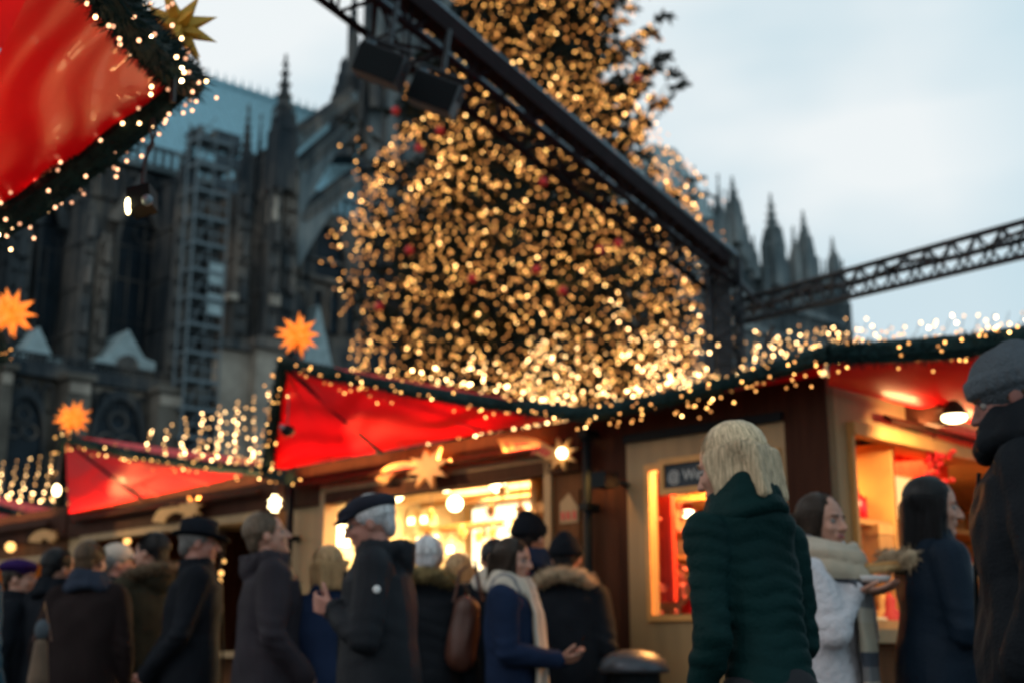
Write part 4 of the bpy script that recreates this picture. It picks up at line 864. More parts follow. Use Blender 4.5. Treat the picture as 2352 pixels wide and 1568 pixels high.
sb, zb_ = F2.px(2140, 945, -.12); MB().fbox(F2, sb - .09, sb + .09, -.2, -.0, zb_ - .08, zb_ + .08).build('housing', M['wood_dark'], ro); MB().tube([F2.pt(sb, -.12, zb_), c + Vector((0, 0, .05))], .015, 6).build('arm', M['wood_dark'], ro)
MB().lathe(c + Vector((0, 0, .012)), [(.075, 0), (.05, .05), (.02, .08)], 16).build('shade', M['wood_dark'], ro)
lamp('SPOT', c + Vector((0, 0, -.05)), 55, (1, .66, .30), .04, F2.pt(S2(2060, 0, 960), 0, 2.0), 120)
# litter bin
s_ = F1.S(1447, -1.0, 1530); c = P(1447, 1530, 5.3); c.z = 0; zt = hz(1447, 1488, 0).z
c = P(1455, 1530, 6.9); c.z = 0; rb = empty('litter_bin', (c.x, c.y, 0), 'dark grey round litter bin with a domed lid below the beige board', 'litter bin'); ht = P(1447, 1490, 6.9).z
MB().lathe((c.x, c.y, 0), [(.155, 0), (.165, .03), (.165, ht - .24), (.15, ht - .22)], 28).build('drum', M['bin'], rb, True)
lat = MB()
for k in range(14): th = k * math.pi * 2 / 14; lat.tube([(c.x + .172 * math.cos(th), c.y + .172 * math.sin(th), .08), (c.x + .172 * math.cos(th), c.y + .172 * math.sin(th), ht - .3)], .009, 5)
lat.build('ribs', M['steel_l'], rb)
MB().lathe((c.x, c.y, 0), [(.185, ht - .12), (.19, ht - .1), (.165, ht - .05), (.115, ht - .015), (.05, ht), (.005, ht)], 28).build('lid', M['bin'], rb, True)
MB().lathe((c.x, c.y, 0), [(.14, ht - .22), (.14, ht - .12)], 20).build('opening', M['black'], rb)

# ------------------------------------------------------------------ canopies
def fan(tri, n=30, sag=.06, name='canopy', m=None, root=None, dirv=Vector((0, 0, -1))):
    """curved triangular cloth between tip T and edge A-B"""
    T, A_, B2 = [Vector(v) for v in tri]; g = []
    for i in range(n + 1):
        u = i / n; e_ = A_.lerp(B2, u); row = []
        for j in range(n + 1):
            v = j / n; p = T.lerp(e_, v); p = p + dirv * (.022 * noise.noise(p * 2.6) + .014 * math.sin(v * 22 + 5 * noise.noise(p * 1.5)) * (.4 + .6 * u)) * min(1, 6 * v * (1 - v) * 2); row.append(p + dirv * sag * 4 * v * (1 - v) * (0.4 + 2.4 * u * (1 - u)))
        g.append(row)
    return MB().sheet(g).build(name, m or M['red'], root, True)
def canopy(Bc, T, V, lab, root_lab, ridge_back, sagA=.05):
    r = empty('canopy', (Vector(Bc) + Vector(V)) / 2, lab, 'canopy', 'red stall canopies')
    fan((T, Bc, V), 30, sagA, 'underside', M['red'], r)
    # roof surface behind: from the front edges back to the ridge
    R0, R1 = ridge_back
    g = []
    n = 12
    fr_ = [Vector(T).lerp(Vector(V), i / n) + Vector((0, 0, .035 - .10 * 4 * (i / n) * (1 - i / n))) for i in range(n + 1)]; bk_ = [Vector(R0).lerp(Vector(R1), i / n) for i in range(n + 1)]
    MB().sheet([[fr_[i].lerp(bk_[i], j / 6) - Vector((0, 0, .06 * 4 * (j / 6) * (1 - j / 6))) for j in range(7)] for i in range(n + 1)]).build('roof_cloth', M['red'], r, True)
    g = [Vector(T).lerp(Vector(Bc), i / 8) + Vector((0, 0, .02)) for i in range(9)]; b2 = [Vector(R0).lerp(Vector(R0) + Vector((-.1, .1, -.5)), i / 8) for i in range(9)]
    MB().sheet([[g[i].lerp(b2[i], j / 5) for j in range(6)] for i in range(9)]).build('side_cloth', M['red'], r, True)
    for q in (.25, .5, .75): MB().tube([Vector(T) - Vector((0, 0, .03)), Vector(Bc).lerp(Vector(V), q) + Vector((0, 0, .0)) - Vector((0, 0, .01))], .006, 5).build('seam', M['redpaint'], r)
    MB().tube([Vector(T) - Vector((0, 0, .02)), Vector(Bc).lerp(Vector(V), .42) + Vector((0, 0, -.02))], .018, 6).build('strut', M['steel_r'], r)
    return r
TA = P(652, 832, 9.1); BA = P(618, 1082, 9.95); VA = P(1340, 952, 7.62)
BA_e = F1.pt(*( (lambda q: (q[0], -.06, q[1]))(F1.px(1225, 962, -.06)) ))
rA = canopy(BA, TA, VA, 'red vinyl canopy of the lamp stall sweeping up to a star at its left corner', '', (P(740, 838, 10.6), P(1380, 950, 10.2)))
# cloth panel that closes the wall top between canopy and fascia
TB = P(150, 1005, 12.4); BB = P(158, 1178, 12.6); VB = P(608, 1082, 10.4)
canopy(BB, TB, VB, 'smaller red canopy of the second stall with a star at its left corner', '', (P(215, 1005, 13.8), P(640, 1062, 12.6)))
TC = P(-120, 1120, 15.2); BC = F1.pt(sC1, -.05, ZT + .02); VC = P(140, 1200, 13.2)
canopy(BC, TC, VC, 'farthest red canopy at the left edge of the row', '', (P(-130, 1110, 16), P(128, 1170, 14.8)))
# right canopy of the corner stall
VR = VA + Vector((.03, 0, 0)); MR_ = P(1905, 812, 6.35); TR = P(2480, 758, 6.6); BRb = F2.pt(4.4, -.03, ZT + .02)
rR = empty('canopy', F2.pt(1.5, 0, ZT), 'red canopy over the side window of the corner stall behind the grey beanie', 'canopy', 'red stall canopies')
n = 14; top = [MR_.lerp(TR, i / n) + Vector((0, 0, .10 * (-4) * (i / n) * (1 - i / n) * .25)) for i in range(n + 1)]; bot = [F2.pt(-.04 + 4.5 * i / n, -.04, ZT - .06) for i in range(n + 1)]
MB().sheet([[top[i].lerp(bot[i], j / 8) - Vector((0, 0, .06 * 4 * (j / 8) * (1 - j / 8))) for j in range(9)] for i in range(n + 1)]).build('underside', M['red'], rR, True)
lo = [VR.lerp(MR_, i / n) for i in range(n + 1)]; up_ = [P(1385, 950, 9.0).lerp(P(2000, 800, 8.2), i / n) for i in range(n + 1)]
MB().sheet([[(lo[i] + Vector((0, 0, .03 - .06 * 4 * (i / n) * (1 - i / n)))).lerp(up_[i], j / 6) for j in range(7)] for i in range(n + 1)]).build('roof_cloth', M['red'], rR, True)
ft = [F1.pt(lerp(sA0, 0.02, i / n), -.0, ZT) for i in range(n + 1)]
MB().sheet([[lo[i].lerp(ft[i], j / 3) for j in range(4)] for i in range(n + 1)]).build('eave_cloth', M['red'], rR, True)
g3 = [P(2000, 800, 8.2).lerp(P(2500, 775, 8.4), i / 4) for i in range(5)]; t3 = [MR_.lerp(TR, i / 4) + Vector((0, 0, .02)) for i in range(5)]
MB().sheet([[t3[i].lerp(g3[i], j / 3) for j in range(4)] for i in range(5)]).build('roof_cloth', M['red'], rR, True)

# foreground canopy upper left
TF = P(415, 190, 4.3); L1 = P(120, -120, 3.0); L2_ = P(-260, 640, 4.6)
rF = empty('canopy', (TF + L1 + L2_) / 3, 'glossy red underside of the big near canopy in the upper left corner', 'canopy', 'red stall canopies')
fan((TF, L1, L2_), 36, .07, 'underside', M['red'], rF, Vector((-.4, .2, -1)))
MB().tube([TF, P(-100, 330, 3.9)], .012, 6).build('strut', M['steel_r'], rF)
MB().sheet([[TF + Vector((0, 0, .12)), L1 + Vector((0, 0, .12))], [TF.lerp(L2_, .5) + Vector((-.9, .1, .6)), L1 + Vector((-1, 0, .5))], [L2_ + Vector((0, 0, .1)), L2_ + Vector((-.9, 0, .3))]]).build('roof_cloth', M['red'], rF)

# garlands
def arc(a, b, s, n=8, side=Vector((0, 0, -1))): return [Vector(a).lerp(Vector(b), i / n) + side * s * 4 * (i / n) * (1 - i / n) for i in range(n + 1)]
garland(arc(TF + Vector((.03, 0, 0)), P(170, -130, 3.0), .03), .098, 'thick fir garland climbing from the near canopy tip to the top edge of the picture', 84, .0075, 'bulbn')
garland(arc(TF, P(-60, 545, 4.5), .05), .088, 'thick fir garland under the near red canopy down to the left edge', 96, .0075, 'bulbn')
garland(arc(TA, VA, .04), .068, 'fir garland with lights running down from the star to the valley over the lamp stall', 100, 0.0072, drop=.45, spread=1.8)
garland(arc(TA, P(612, 1085, 9.9), .0), .075, 'upright fir garland below the star at the left corner of the lamp stall', 60, 0.0072, spread=1.6)
garland([P(612, 1085, 9.9), P(665, 1098, 9.6)], .07, 'short fir garland end tucked under the lamp stall canopy corner', 10, 0.0072)
garland(arc(TB, VB, .05), .068, 'fir garland with lights along the front edge of the second stall canopy', 84, 0.0072, drop=.4, spread=1.7)
garland(arc(TB, P(135, 1195, 13.2), .0), .075, 'upright fir garland below the star of the second stall', 30, 0.0072, spread=1.5)
garland([P(135, 1195, 13.2), P(195, 1210, 12.8)], .06, 'short fir garland end under the second stall canopy corner', 12, 0.0072)
garland(arc(TC, VC, .05), .065, 'fir garland on the farthest canopy at the left edge', 30, 0.0072, drop=.4)
garland(arc(VA, MR_, .03), .07, 'fir garland with lights from the valley up to the corner of the near stall', 100, 0.0072, drop=.35, spread=1.9)
garland(arc(MR_, TR, .03), .095, 'thick fir garland with lights over the red canopy behind the grey beanie', 98, 0.0072, spread=1.5)
garland([P(-40, 700, 8.6), P(-5, 780, 8.6), P(5, 830, 8.7)], .07, 'bit of lit fir garland at the left edge under the orange star', 18, 0.0072)

# paper stars
moravian(P(685, 770, 9.0), .175, 'glowing orange paper star over the lamp stall canopy corner', M['star_lit'], 22, seed=1)
moravian(P(168, 960, 12.3), .19, 'glowing orange paper star over the second stall canopy corner', M['star_lit'], 24, seed=2, basepole=.22)
moravian(P(25, 718, 8.5), .185, 'glowing orange paper star cut by the left edge above the dark wall', M['star_lit'], 24, seed=4)
moravian(P(408, 62, 4.0), .14, 'unlit yellow paper star beside the near garland in the upper left', M['star_yel'], 25, seed=9, basepole=.28)

# hanging floodlight of the near canopy, and the one under the lamp stall canopy
ca = P(352, 255, 4.3); c = P(320, 462, 4.25); ro = empty('hanging_floodlight', c, 'small lit floodlight dangling on a twisted cable below the near garland', 'floodlight')
MB().tube([ca, P(345, 300, 4.3), P(352, 330, 4.3), P(332, 370, 4.28), P(325, 430, 4.25)], .006, 6).build('cable', M['cable'], ro)
MB().tube([ca, P(356, 310, 4.3), P(340, 345, 4.3), P(335, 390, 4.28), P(330, 430, 4.25)], .005, 6).build('cable', M['cable'], ro)
rot = Matrix.Rotation(rad(-8), 3, 'Y')
mb = MB(); mb.hexa([c + rot @ Vector(v) for v in ((-.03, -.05, -.045), (.05, -.05, -.03), (.05, .06, -.03), (-.03, .06, -.045), (-.03, -.05, .035), (.05, -.05, .045), (.05, .06, .045), (-.03, .06, .035))]); mb.build('housing', M['black'], ro)
MB().ball(P(294, 474, 4.2), .030, 12, 9, (.25, .9, 1.0)).build('lamp_glass', M['lamp_hot'], ro, True); MB().ball(P(338, 460, 4.18), .02, 10, 7).build('knob', M['steel_l'], ro, True)
c = P(660, 988, 8.9); ro = empty('hanging_floodlight', c, 'small dark floodlight hanging at the left corner under the lamp stall canopy', 'floodlight')
MB().ball(c, .045, 14, 10, (1.15, 1, .9)).build('housing', M['black'], ro, True); MB().tube([c, P(664, 900, 9.0)], .006, 5).build('cable', M['cable'], ro); MB().ball(c + Vector((-.03, -.03, .02)), .02, 8, 6).build('cap', M['steel_l'], ro, True)
lamp('SPOT', c + WV * .06, 120, (1, .55, .2), .04, F1.pt(S1(1010, 0, 1080), 0, 2.1), 75)
lamp('SPOT', P(130, 1135, 12.0), 25, (1, .6, .22), .04, F1.pt(S1(420, 0, 1180), 0, 2.1), 80)

# light nets above the roofs
k_ = 0
LR = random.Random(21)
strs = []
for i in range(23):           # fan in front of the tree down to the stall roofs
    q = i / 22; x1 = lerp(905, 1655, q); y1 = 905 + 45 * math.sin(math.pi * min(1, q * 1.15)) - 40 * (q > .8) * (q - .8) * 5; x0 = lerp(1010, 1665, q) + LR.uniform(-12, 12); y0 = lerp(845, 690, min(1, q * 1.5)) + LR.uniform(-20, 15)
    strs.append((P(x1, y1 - 20 * (q < .2) - 15, 11.5), P(x0 + LR.uniform(-170, 110), y0 + LR.uniform(-10, 90), LR.uniform(14, 22)), LR.uniform(.05, .8), 36))
for i in range(15):            # right of the mast
    q = i / 14; strs.append((P(lerp(1700, 1880, q), lerp(900, 862, q), 10.5), P(lerp(1715, 1990, q), lerp(772, 742, q), 15), .12, 15))
for i in range(13):            # far right over the thick garland
    q = i / 12; strs.append((P(lerp(1950, 2380, q), lerp(815, 772, q), 8.8), P(lerp(2010, 2420, q), lerp(752, 705, q), 12.5), .08, 8))
for i in range(8):            # over the second stall
    q = i / 7; strs.append((P(lerp(330, 630, q), lerp(1038, 1072, q), 12.2 - q), P(lerp(352, 620, q), lerp(985, 895, q), 15), .05, 8 + int(9 * q)))
for i in range(6):
    q = i / 5; strs.append((P(lerp(425, 600, q), lerp(1035, 1052, q), 12.2 - q), P(lerp(465, 560, q), lerp(965, 930, q), 15), .25, 10))
for i in range(6):            # over the farthest stall
    q = i / 5; strs.append((P(lerp(-10, 120, q), lerp(1140, 1150, q), 14.5), P(lerp(10, 150, q), lerp(1062, 1035, q), 18), .12, 12))
for i, (a, b_, sg, n_) in enumerate(strs):
    lab = ('string of bright bulbs stretched from the stall roofs towards the big tree' if i < 23 else 'string of bulbs over the roof between the dark mast and the sky' if i < 38 else 'string of pale bulbs against the bright sky at the far right' if i < 51 else 'string of bulbs hanging above the second stall roof' if i < 65 else 'string of bulbs above the farthest stall at the left edge')
    light_string(a, b_, sg, n_, lab, .013 if i < 23 else .0115, group=lab.replace('string', 'strings', 1), jit=.28 if i < 23 else .035 if i >= 51 else .10)

# ------------------------------------------------------------------ lamps of the place
def pt(s_, d, z, fr=F1): return fr.pt(s_, d, z)
lamp('AREA', pt((sA0 + sA1) / 2, 1.0, 2.3), 290, (1, .72, .36), 1.4, pt((sA0 + sA1) / 2, .8, 0))
lamp('POINT', pt(lerp(sA0, sA1, .3), .9, 1.7), 22, (1, .70, .34), .15)
lamp('POINT', pt(lerp(sA0, sA1, .8), .8, 1.8), 14, (1, .66, .30), .15)
lamp('AREA', pt(.95, .38, 2.2), 90, (1, .44, .12), .5, pt(1.1, .5, 0))
lamp('AREA', F2.pt(1.5, .8, 2.25), 80, (1, .46, .13), 1.2, F2.pt(1.8, .9, 0))
lamp('POINT', pt((sA1 + sB1) / 2, .9, 1.9), 5, (1, .5, .18), .1)
lamp('POINT', pt(sB1 + 1.0, .9, 1.9), 22, (1, .66, .15), .1)
# added strip lamps, standing in for hidden lamps, light the cloth from below
def strip(p, q, e, lab, up=Vector((0, 0, 1)), col=(1, .52, .20)):
    p, q = Vector(p), Vector(q); c = (p + q) / 2; L = (q - p).length; x = (q - p).normalized(); zz = -(up - x * up.dot(x)).normalized(); y = zz.cross(x) * -1
    d = bpy.data.lights.new('added_strip_light', 'AREA'); d.shape = 'RECTANGLE'; d.size = L; d.size_y = .05; d.energy = e; d.color = col
    o = bpy.data.objects.new('added_strip_light', d); COL.objects.link(o); z2 = -zz; zl = up.copy(); zl = (zl - x * zl.dot(x)).normalized(); yl = (-zl).cross(x).normalized()
    o.matrix_world = Matrix(((x.x, yl.x, -zl.x, c.x), (x.y, yl.y, -zl.y, c.y), (x.z, yl.z, -zl.z, c.z), (0, 0, 0, 1)))
    r = empty('added_strip_lamp', c, lab, 'lamp', 'added strip lamps under the canopies'); k = zl * .012; w2 = yl * .03
    MB().hexa([p - w2 - k * 3, q - w2 - k * 3, q + w2 - k * 3, p + w2 - k * 3, p - w2 - k, q - w2 - k, q + w2 - k, p + w2 - k]).build('housing', M['wood_dark'], r); return r
for (fr, s0, s1, e, lab) in ((F1, sA0 + .3, sA1 - .2, 62, 'added dark strip lamp on the fascia under the lamp stall canopy'), (F1, sA1 + .3, sB1 - .2, 62, 'added dark strip lamp on the fascia under the second stall canopy'), (F1, sB1 + .3, sC1 - .5, 40, 'added dark strip lamp on the fascia under the farthest canopy'), (F2, .5, 4.0, 30, 'added dark strip lamp over the side window of the corner stall')):
    strip(fr.pt(s0, -.10, ZT - .16), fr.pt(s1, -.10, ZT - .16), e, lab, (Vector((0, 0, 1)) - fr.w * .7).normalized())
strip(P(-420, 420, 4.2), P(-330, 60, 3.2), 5, 'added unseen strip lamp beyond the left edge under the near canopy', (Vector((.75, -.1, .6))).normalized(), (1, .6, .3))
strip(P(-60, 700, 3.9), P(-200, 640, 3.0), 2.5, 'second added unseen strip lamp below the near canopy at the left', (Vector((.3, .1, .9))).normalized(), (1, .7, .4))
# ------------------------------------------------------------------ people
import numpy as np
def fabm(name, col, rough=0.85, var=0.25, bump=0.25, bscale=90, sheen=0.0, **k): return mat(name, col, rough, var=var, vscale=5, bump=bump, bscale=bscale, spec=(0.03 if name == 'black_shell' else 0.07), **k)
SK = [mat('skin_fair', (0.46, 0.235, 0.165), 0.55, var=0.10, vscale=14, sub=0.1), mat('skin_rosy', (0.42, 0.19, 0.14), 0.55, var=0.12, vscale=14, sub=0.1)]
SK.append(mat('skin_shaded', (0.22, 0.10, 0.085), 0.6, var=0.12, vscale=14, sub=0.1, spec=.2))  # dimness of a backlit face put into the skin colour
LIP = mat('lips', (0.33, 0.09, 0.08), 0.45)
EYEW = mat('eye_white', (0.20, 0.18, 0.17), 0.5); IRIS = mat('iris', (0.03, 0.02, 0.015), 0.2)
def hairm(name, col): return mat(name, col, 0.5, var=0.45, vscale=10, stretch=(14, 14, 1.2), bump=0.8, bscale=25, spec=0.14)
HA = dict(black=hairm('black_hair', (0.010, 0.009, 0.010)), brown=hairm('dark_brown_hair', (0.035, 0.022, 0.015)), mid=hairm('mid_brown_hair', (0.095, 0.055, 0.030)), ash=hairm('ash_brown_hair', (0.13, 0.09, 0.06)),
          blond=hairm('blond_hair', (0.62, 0.47, 0.30)), blond2=hairm('golden_hair', (0.40, 0.25, 0.12)), white=hairm('white_hair', (0.62, 0.62, 0.64)), grey=hairm('grey_hair', (0.20, 0.19, 0.18)))
_SM = {}
def strandm(hc):
    if hc not in _SM:
        m, n, b = nt(hc + '_strands'); c = HA[hc].node_tree.nodes['Principled BSDF'].inputs['Base Color'].default_value; b.inputs['Roughness'].default_value = .42; b.inputs['Specular IOR Level'].default_value = .25
        g = n.nodes.new('ShaderNodeNewGeometry'); r = n.nodes.new('ShaderNodeValToRGB'); e = r.color_ramp.elements; e[0].color = (*[q * .35 for q in c[:3]], 1); e[1].color = (*[min(.9, q * 1.5) for q in c[:3]], 1); n.links.new(g.outputs['Random Per Island'], r.inputs[0]); n.links.new(r.outputs[0], b.inputs[0]); _SM[hc] = m
    return _SM[hc]
FUR = dict(olive=mat('olive_fur', (0.17, 0.12, 0.045), 0.9, var=0.5, vscale=20), tan=mat('tan_fur', (0.36, 0.26, 0.16), 0.9, var=0.3, vscale=20), brown=mat('brown_fur', (0.10, 0.065, 0.035), 0.9, var=0.4, vscale=20))
JEANS = mat('blue_jeans', (0.03, 0.06, 0.12), 0.8, var=0.3, bump=0.3, bscale=80); JEANL = mat('light_jeans', (0.12, 0.20, 0.34), 0.8, var=0.3); TROU = mat('dark_trousers', (0.006, 0.006, 0.009), 0.85, var=0.2); TROG = mat('grey_trousers', (0.12, 0.13, 0.14), 0.85, var=0.2)
SHOE = mat('dark_leather_shoe', (0.02, 0.014, 0.010), 0.45)

def remeshed(mb, vox, name, mats, parent, disp=None, smooth=2, paint=None):
    me = bpy.data.meshes.new(name); me.from_pydata([tuple(v) for v in mb.v], [], mb.f)
    o = bpy.data.objects.new(name, me); COL.objects.link(o)
    m = o.modifiers.new('r', 'REMESH'); m.mode = 'VOXEL'; m.voxel_size = vox; m.use_smooth_shade = True
    if smooth: s_ = o.modifiers.new('s', 'SMOOTH'); s_.iterations = smooth; s_.factor = 0.5
    dg = bpy.context.evaluated_depsgraph_get(); new = bpy.data.meshes.new_from_object(o.evaluated_get(dg)); o.modifiers.clear(); o.data = new; bpy.data.meshes.remove(me)
    nv = len(new.vertices)
    if disp:
        co = np.empty(nv * 3, 'f'); new.vertices.foreach_get('co', co); co = co.reshape(-1, 3); no_ = np.empty(nv * 3, 'f'); new.vertices.foreach_get('normal', no_); no_ = no_.reshape(-1, 3)
        co = disp(co, no_); new.vertices.foreach_set('co', co.astype('f').ravel())
    new.materials.clear()
    for q in mats if isinstance(mats, (list, tuple)) else [mats]: new.materials.append(q)
    if paint:
        c = np.empty(len(new.polygons) * 3, 'f'); new.polygons.foreach_get('center', c); new.polygons.foreach_set('material_index', paint(c.reshape(-1, 3)).astype('i'))
    else: new.polygons.foreach_set('material_index', np.zeros(len(new.polygons), 'i'))
    new.polygons.foreach_set('use_smooth', np.ones(len(new.polygons), bool)); new.update(); new.name = name
    if parent: o.parent = parent
    return o
def cap(mb, p0, r0, p1, r1, n=12):
    p0, p1 = Vector(p0), Vector(p1); L = (p1 - p0).length; t = (p1 - p0).normalized() if L > 1e-6 else Vector((0, 0, 1)); pts = []; rs = []
    for i in range(5): a = math.pi / 2 * i / 5; pts.append(p0 - t * r0 * math.cos(a)); rs.append(max(.0008, r0 * math.sin(a)))
    pts += [p0, p1]; rs += [r0, r1]
    for i in range(4, -1, -1): a = math.pi / 2 * i / 5; pts.append(p1 + t * r1 * math.cos(a)); rs.append(max(.0008, r1 * math.sin(a)))
    mb.tube(pts, rs, n)
def ell(mb, c, r, f=lambda p: p, nu=16, nv=10):
    k = len(mb.v); mb.ball((0, 0, 0), 1.0, nu, nv, r)
    for i in range(k, len(mb.v)): mb.v[i] = tuple(f(Vector(mb.v[i]) + Vector(c)))
def wob(co, freq, seed):
    r = np.random.RandomState(seed); o = np.zeros(len(co))
    for i in range(7):
        d = r.normal(size=3); d /= np.linalg.norm(d); o += np.sin(co @ (d * freq * r.uniform(.6, 1.9)) + r.uniform(0, 6.28)) * r.uniform(.5, 1)
    return o / 3.2
def spikes(mb, c, r, n, ln, wdt, rr, f=lambda p: p, bias=Vector((0, 0, -.3))):
    for i in range(n):
        d = Vector((rr.gauss(0, 1), rr.gauss(0, 1), rr.gauss(0, 1))).normalized(); p = Vector(c) + Vector((d.x * r[0], d.y * r[1], d.z * r[2])); e_ = p + (d + bias + rv(.35)).normalized() * ln * rr.uniform(.5, 1.2); s_ = rv().cross(d).normalized() * wdt
        mb.add([f(p - s_), f(p + s_), f(e_)], [(0, 1, 2)])

def person(x, ytop, H, rot, label, coat, hair=('short', 'brown'), hat=None, head=(0, 0), lean=0, arms=None, hands=(1, 1), coatz=0.80, bulk=1.0, vox=0.009, skin=0, trousers=None, quilt=0, hood=None, fur=None, scarf=None, glasses=False, collar=True, cname='coat', shift=None, wid=1.0, cmat2=None):
    k = H / 1.75; rr = random.Random(int(x * 7 + ytop)); lean_ = rad(lean); hipz = 0.95
    def LN(p):
        p = Vector(p)
        if p.z > hipz - .15:
            w_ = min(1, (p.z - hipz + .15) / .3); q = Matrix.Rotation(-lean_ * w_, 3, 'X') @ Vector((p.x, p.y, p.z - hipz)); p = Vector((q.x, q.y, q.z + hipz))
        return p * k
    yaw, pit = rad(head[0]), rad(head[1]); neck = Vector((0, -.015, 1.50)); HM = Matrix.Rotation(yaw, 3, 'Z') @ Matrix.Rotation(-pit, 3, 'X')
    def HD(p): return LN(neck + HM @ (Vector(p) + Vector((0, 0.015, 0.125))))  # head coords: origin between the eyes level
    top = HD((0, -.01, .12)); Rz = Matrix.Rotation(rad(rot), 3, 'Z'); tw_ = hz(x, ytop, H - .0); off = Rz @ Vector((top.x, top.y, 0)); foot = Vector((tw_.x - off.x, tw_.y - off.y, 0))
    vs = max(vox, .009)
    # ---- body
    b = MB()
    for sd in (-1, 1):
        cap(b, LN((sd * .09, 0, .90)), .075 * k, LN((sd * .095, .01, .50)), .05 * k); cap(b, LN((sd * .095, .01, .50)), .048 * k, LN((sd * .10, -.02, .10)), .034 * k); cap(b, LN((sd * .10, -.03, .05)), .032 * k, LN((sd * .11, .12, .035)), .028 * k)
    ell(b, (0, 0, 0), (.13, .078, .14), lambda p: LN(p + Vector((0, 0, .97)))); ell(b, (0, 0, 0), (.115, .07, .2), lambda p: LN(p + Vector((0, 0, 1.15)))); ell(b, (0, 0, 0), (.14, .072, .14), lambda p: LN(p + Vector((0, 0, 1.33))))
    cap(b, LN((-.12, 0, 1.41)), .05 * k, LN((.12, 0, 1.41)), .05 * k); cap(b, LN((0, -.01, 1.40)), .062 * k, HD((0, -.02, -.07)), .054 * k)
    A = arms or [((.235, -.03, 1.13), (.25, .03, .88)), ((-.235, -.03, 1.13), (-.25, .03, .88))]
    sh = [(.165, -.005, 1.405), (-.165, -.005, 1.405)]
    for i in (0, 1):
        e_, w_ = A[i][0], A[i][1]; cap(b, LN(sh[i]), .045 * k, LN(e_), .036 * k); cap(b, LN(e_), .036 * k, LN(w_), .025 * k)
    H_ = lambda r: tuple(q * k for q in r)
    ell(b, (0, -.012, .022), (.077, .098, .098), HD); ell(b, (0, .022, -.03), (.064, .070, .086), HD); ell(b, (0, .034, -.075), (.048, .052, .042), HD); ell(b, (0, .074, -.098), (.022, .018, .018), HD)
    cap(b, HD((0, .090, .006)), .0085 * k, HD((0, .110, -.030)), .0125 * k); ell(b, (.011, .101, -.034), (.009, .010, .008), HD, 8, 6); ell(b, (-.011, .101, -.034), (.009, .010, .008), HD, 8, 6)
    cap(b, HD((-.034, .078, .020)), .010 * k, HD((.034, .078, .020)), .010 * k); cap(b, HD((-.019, .088, -.062)), .0075 * k, HD((.019, .088, -.062)), .0075 * k)
    for sd in (-1, 1): ell(b, (sd * .036, .060, -.028), (.026, .026, .024), HD, 10, 7); ell(b, (sd * .079, -.008, -.010), (.010, .020, .031), HD, 10, 7)
    for i in (0, 1):
        if not hands[i]: cap(b, LN(A[i][1]), .025 * k, LN(A[i][1]) + Vector((0, 0, -.06)) * k, .022 * k); continue
        W = LN(A[i][1]); E = LN(A[i][0]); d = (W - E).normalized(); sd = 1 if i == 0 else -1
        hp = A[i][2] if len(A[i]) > 2 else {}
        if 'dir' in hp: d = Vector(hp['dir']).normalized()
        nrm = Vector(hp.get('palm', (-sd, 0, 0))); nrm = (nrm - d * nrm.dot(d)).normalized(); t = nrm.cross(d).normalized() * (-sd if 'flip' not in hp else sd)
        cl = hp.get('curl', .35)
        for q in (-1.5, -.5, .5, 1.5): cap(b, W + t * q * .013 * k, .015 * k, W + d * .085 * k + t * q * .0195 * k, .0115 * k, 8)
        for q, L_ in ((1.5, .88), (.5, 1.0), (-.5, .93), (-1.5, .74)):
            p = W + d * .088 * k + t * q * .0205 * k; dd = (d + t * q * .045).normalized(); r_ = .0092
            for sg, (ln, j) in enumerate(((.042, .6), (.027, 1.0), (.021, .9))):
                a = cl * j; dd = (dd * math.cos(a) + nrm * math.sin(a)).normalized(); e2 = p + dd * ln * L_ * k; cap(b, p, r_ * k, e2, (r_ - .0009) * k, 8); p = e2; r_ -= .0009
        p = W + d * .028 * k + t * .026 * k; dd = (d * .62 + t * .75 + nrm * .25).normalized()
        for ln in (.040, .030, .024): e2 = p + dd * ln * k; cap(b, p, .0112 * k, e2, .0095 * k, 8); p = e2; dd = (dd + d * .35 + nrm * cl * .4).normalized()
    eyeL = [HD((sd * .031, .084, .001)) for sd in (-1, 1)]; fwd = (HD((0, 1, 0)) - HD((0, 0, 0))).normalized(); lipc = HD((0, .098, -.062))
    def dsp(co, no_):
        for e_ in eyeL:
            dist2 = ((co - np.array(e_)) ** 2).sum(1); co = co - np.outer(np.exp(-dist2 / (2 * (.011 * k) ** 2)) * .009 * k, np.array(fwd))
        return co
    def pnt(c): 
        q = c - np.array(lipc); up = np.array((HD((0, 0, 1)) - HD((0, 0, 0))).normalized()); v = q @ up; return ((np.abs(v) < .0085 * k) & ((q ** 2).sum(1) < (.024 * k) ** 2))
    body = remeshed(b, min(vox, .0068) if vox < .009 else .0085, 'person', [SK[skin], LIP], None, dsp, 1, pnt)
    body.location = foot; body.rotation_euler = (0, 0, rad(rot)); tag(body, label, 'person')
    def add(mb, name, m, smooth=True):
        if not mb.v: return None
        me = bpy.data.meshes.new(name); me.from_pydata([tuple(v) for v in mb.v], [], mb.f)
        for q in (m if isinstance(m, (list, tuple)) else [m]): me.materials.append(q)
        if isinstance(m, (list, tuple)) and len(m) > 1: me.polygons.foreach_set('material_index', mb.m)
        me.polygons.foreach_set('use_smooth', [smooth] * len(me.polygons)); o = bpy.data.objects.new(name, me); COL.objects.link(o); o.parent = body; return o
    for sd in (-1, 1):
        e_ = MB(); c = HD((sd * .031, .0715, .0)); e_.ball(c, .0125 * k, 12, 8); e_.mi = 1; e_.ball(c + fwd * .0078 * k, .0062 * k, 10, 6); add(e_, 'eye', [EYEW, IRIS])
    # eyebrows
    eb = MB()
    for sd in (-1, 1): cap(eb, HD((sd * .016, .0895, .022)), .0042 * k, HD((sd * .046, .078, .024)), .0032 * k, 6)
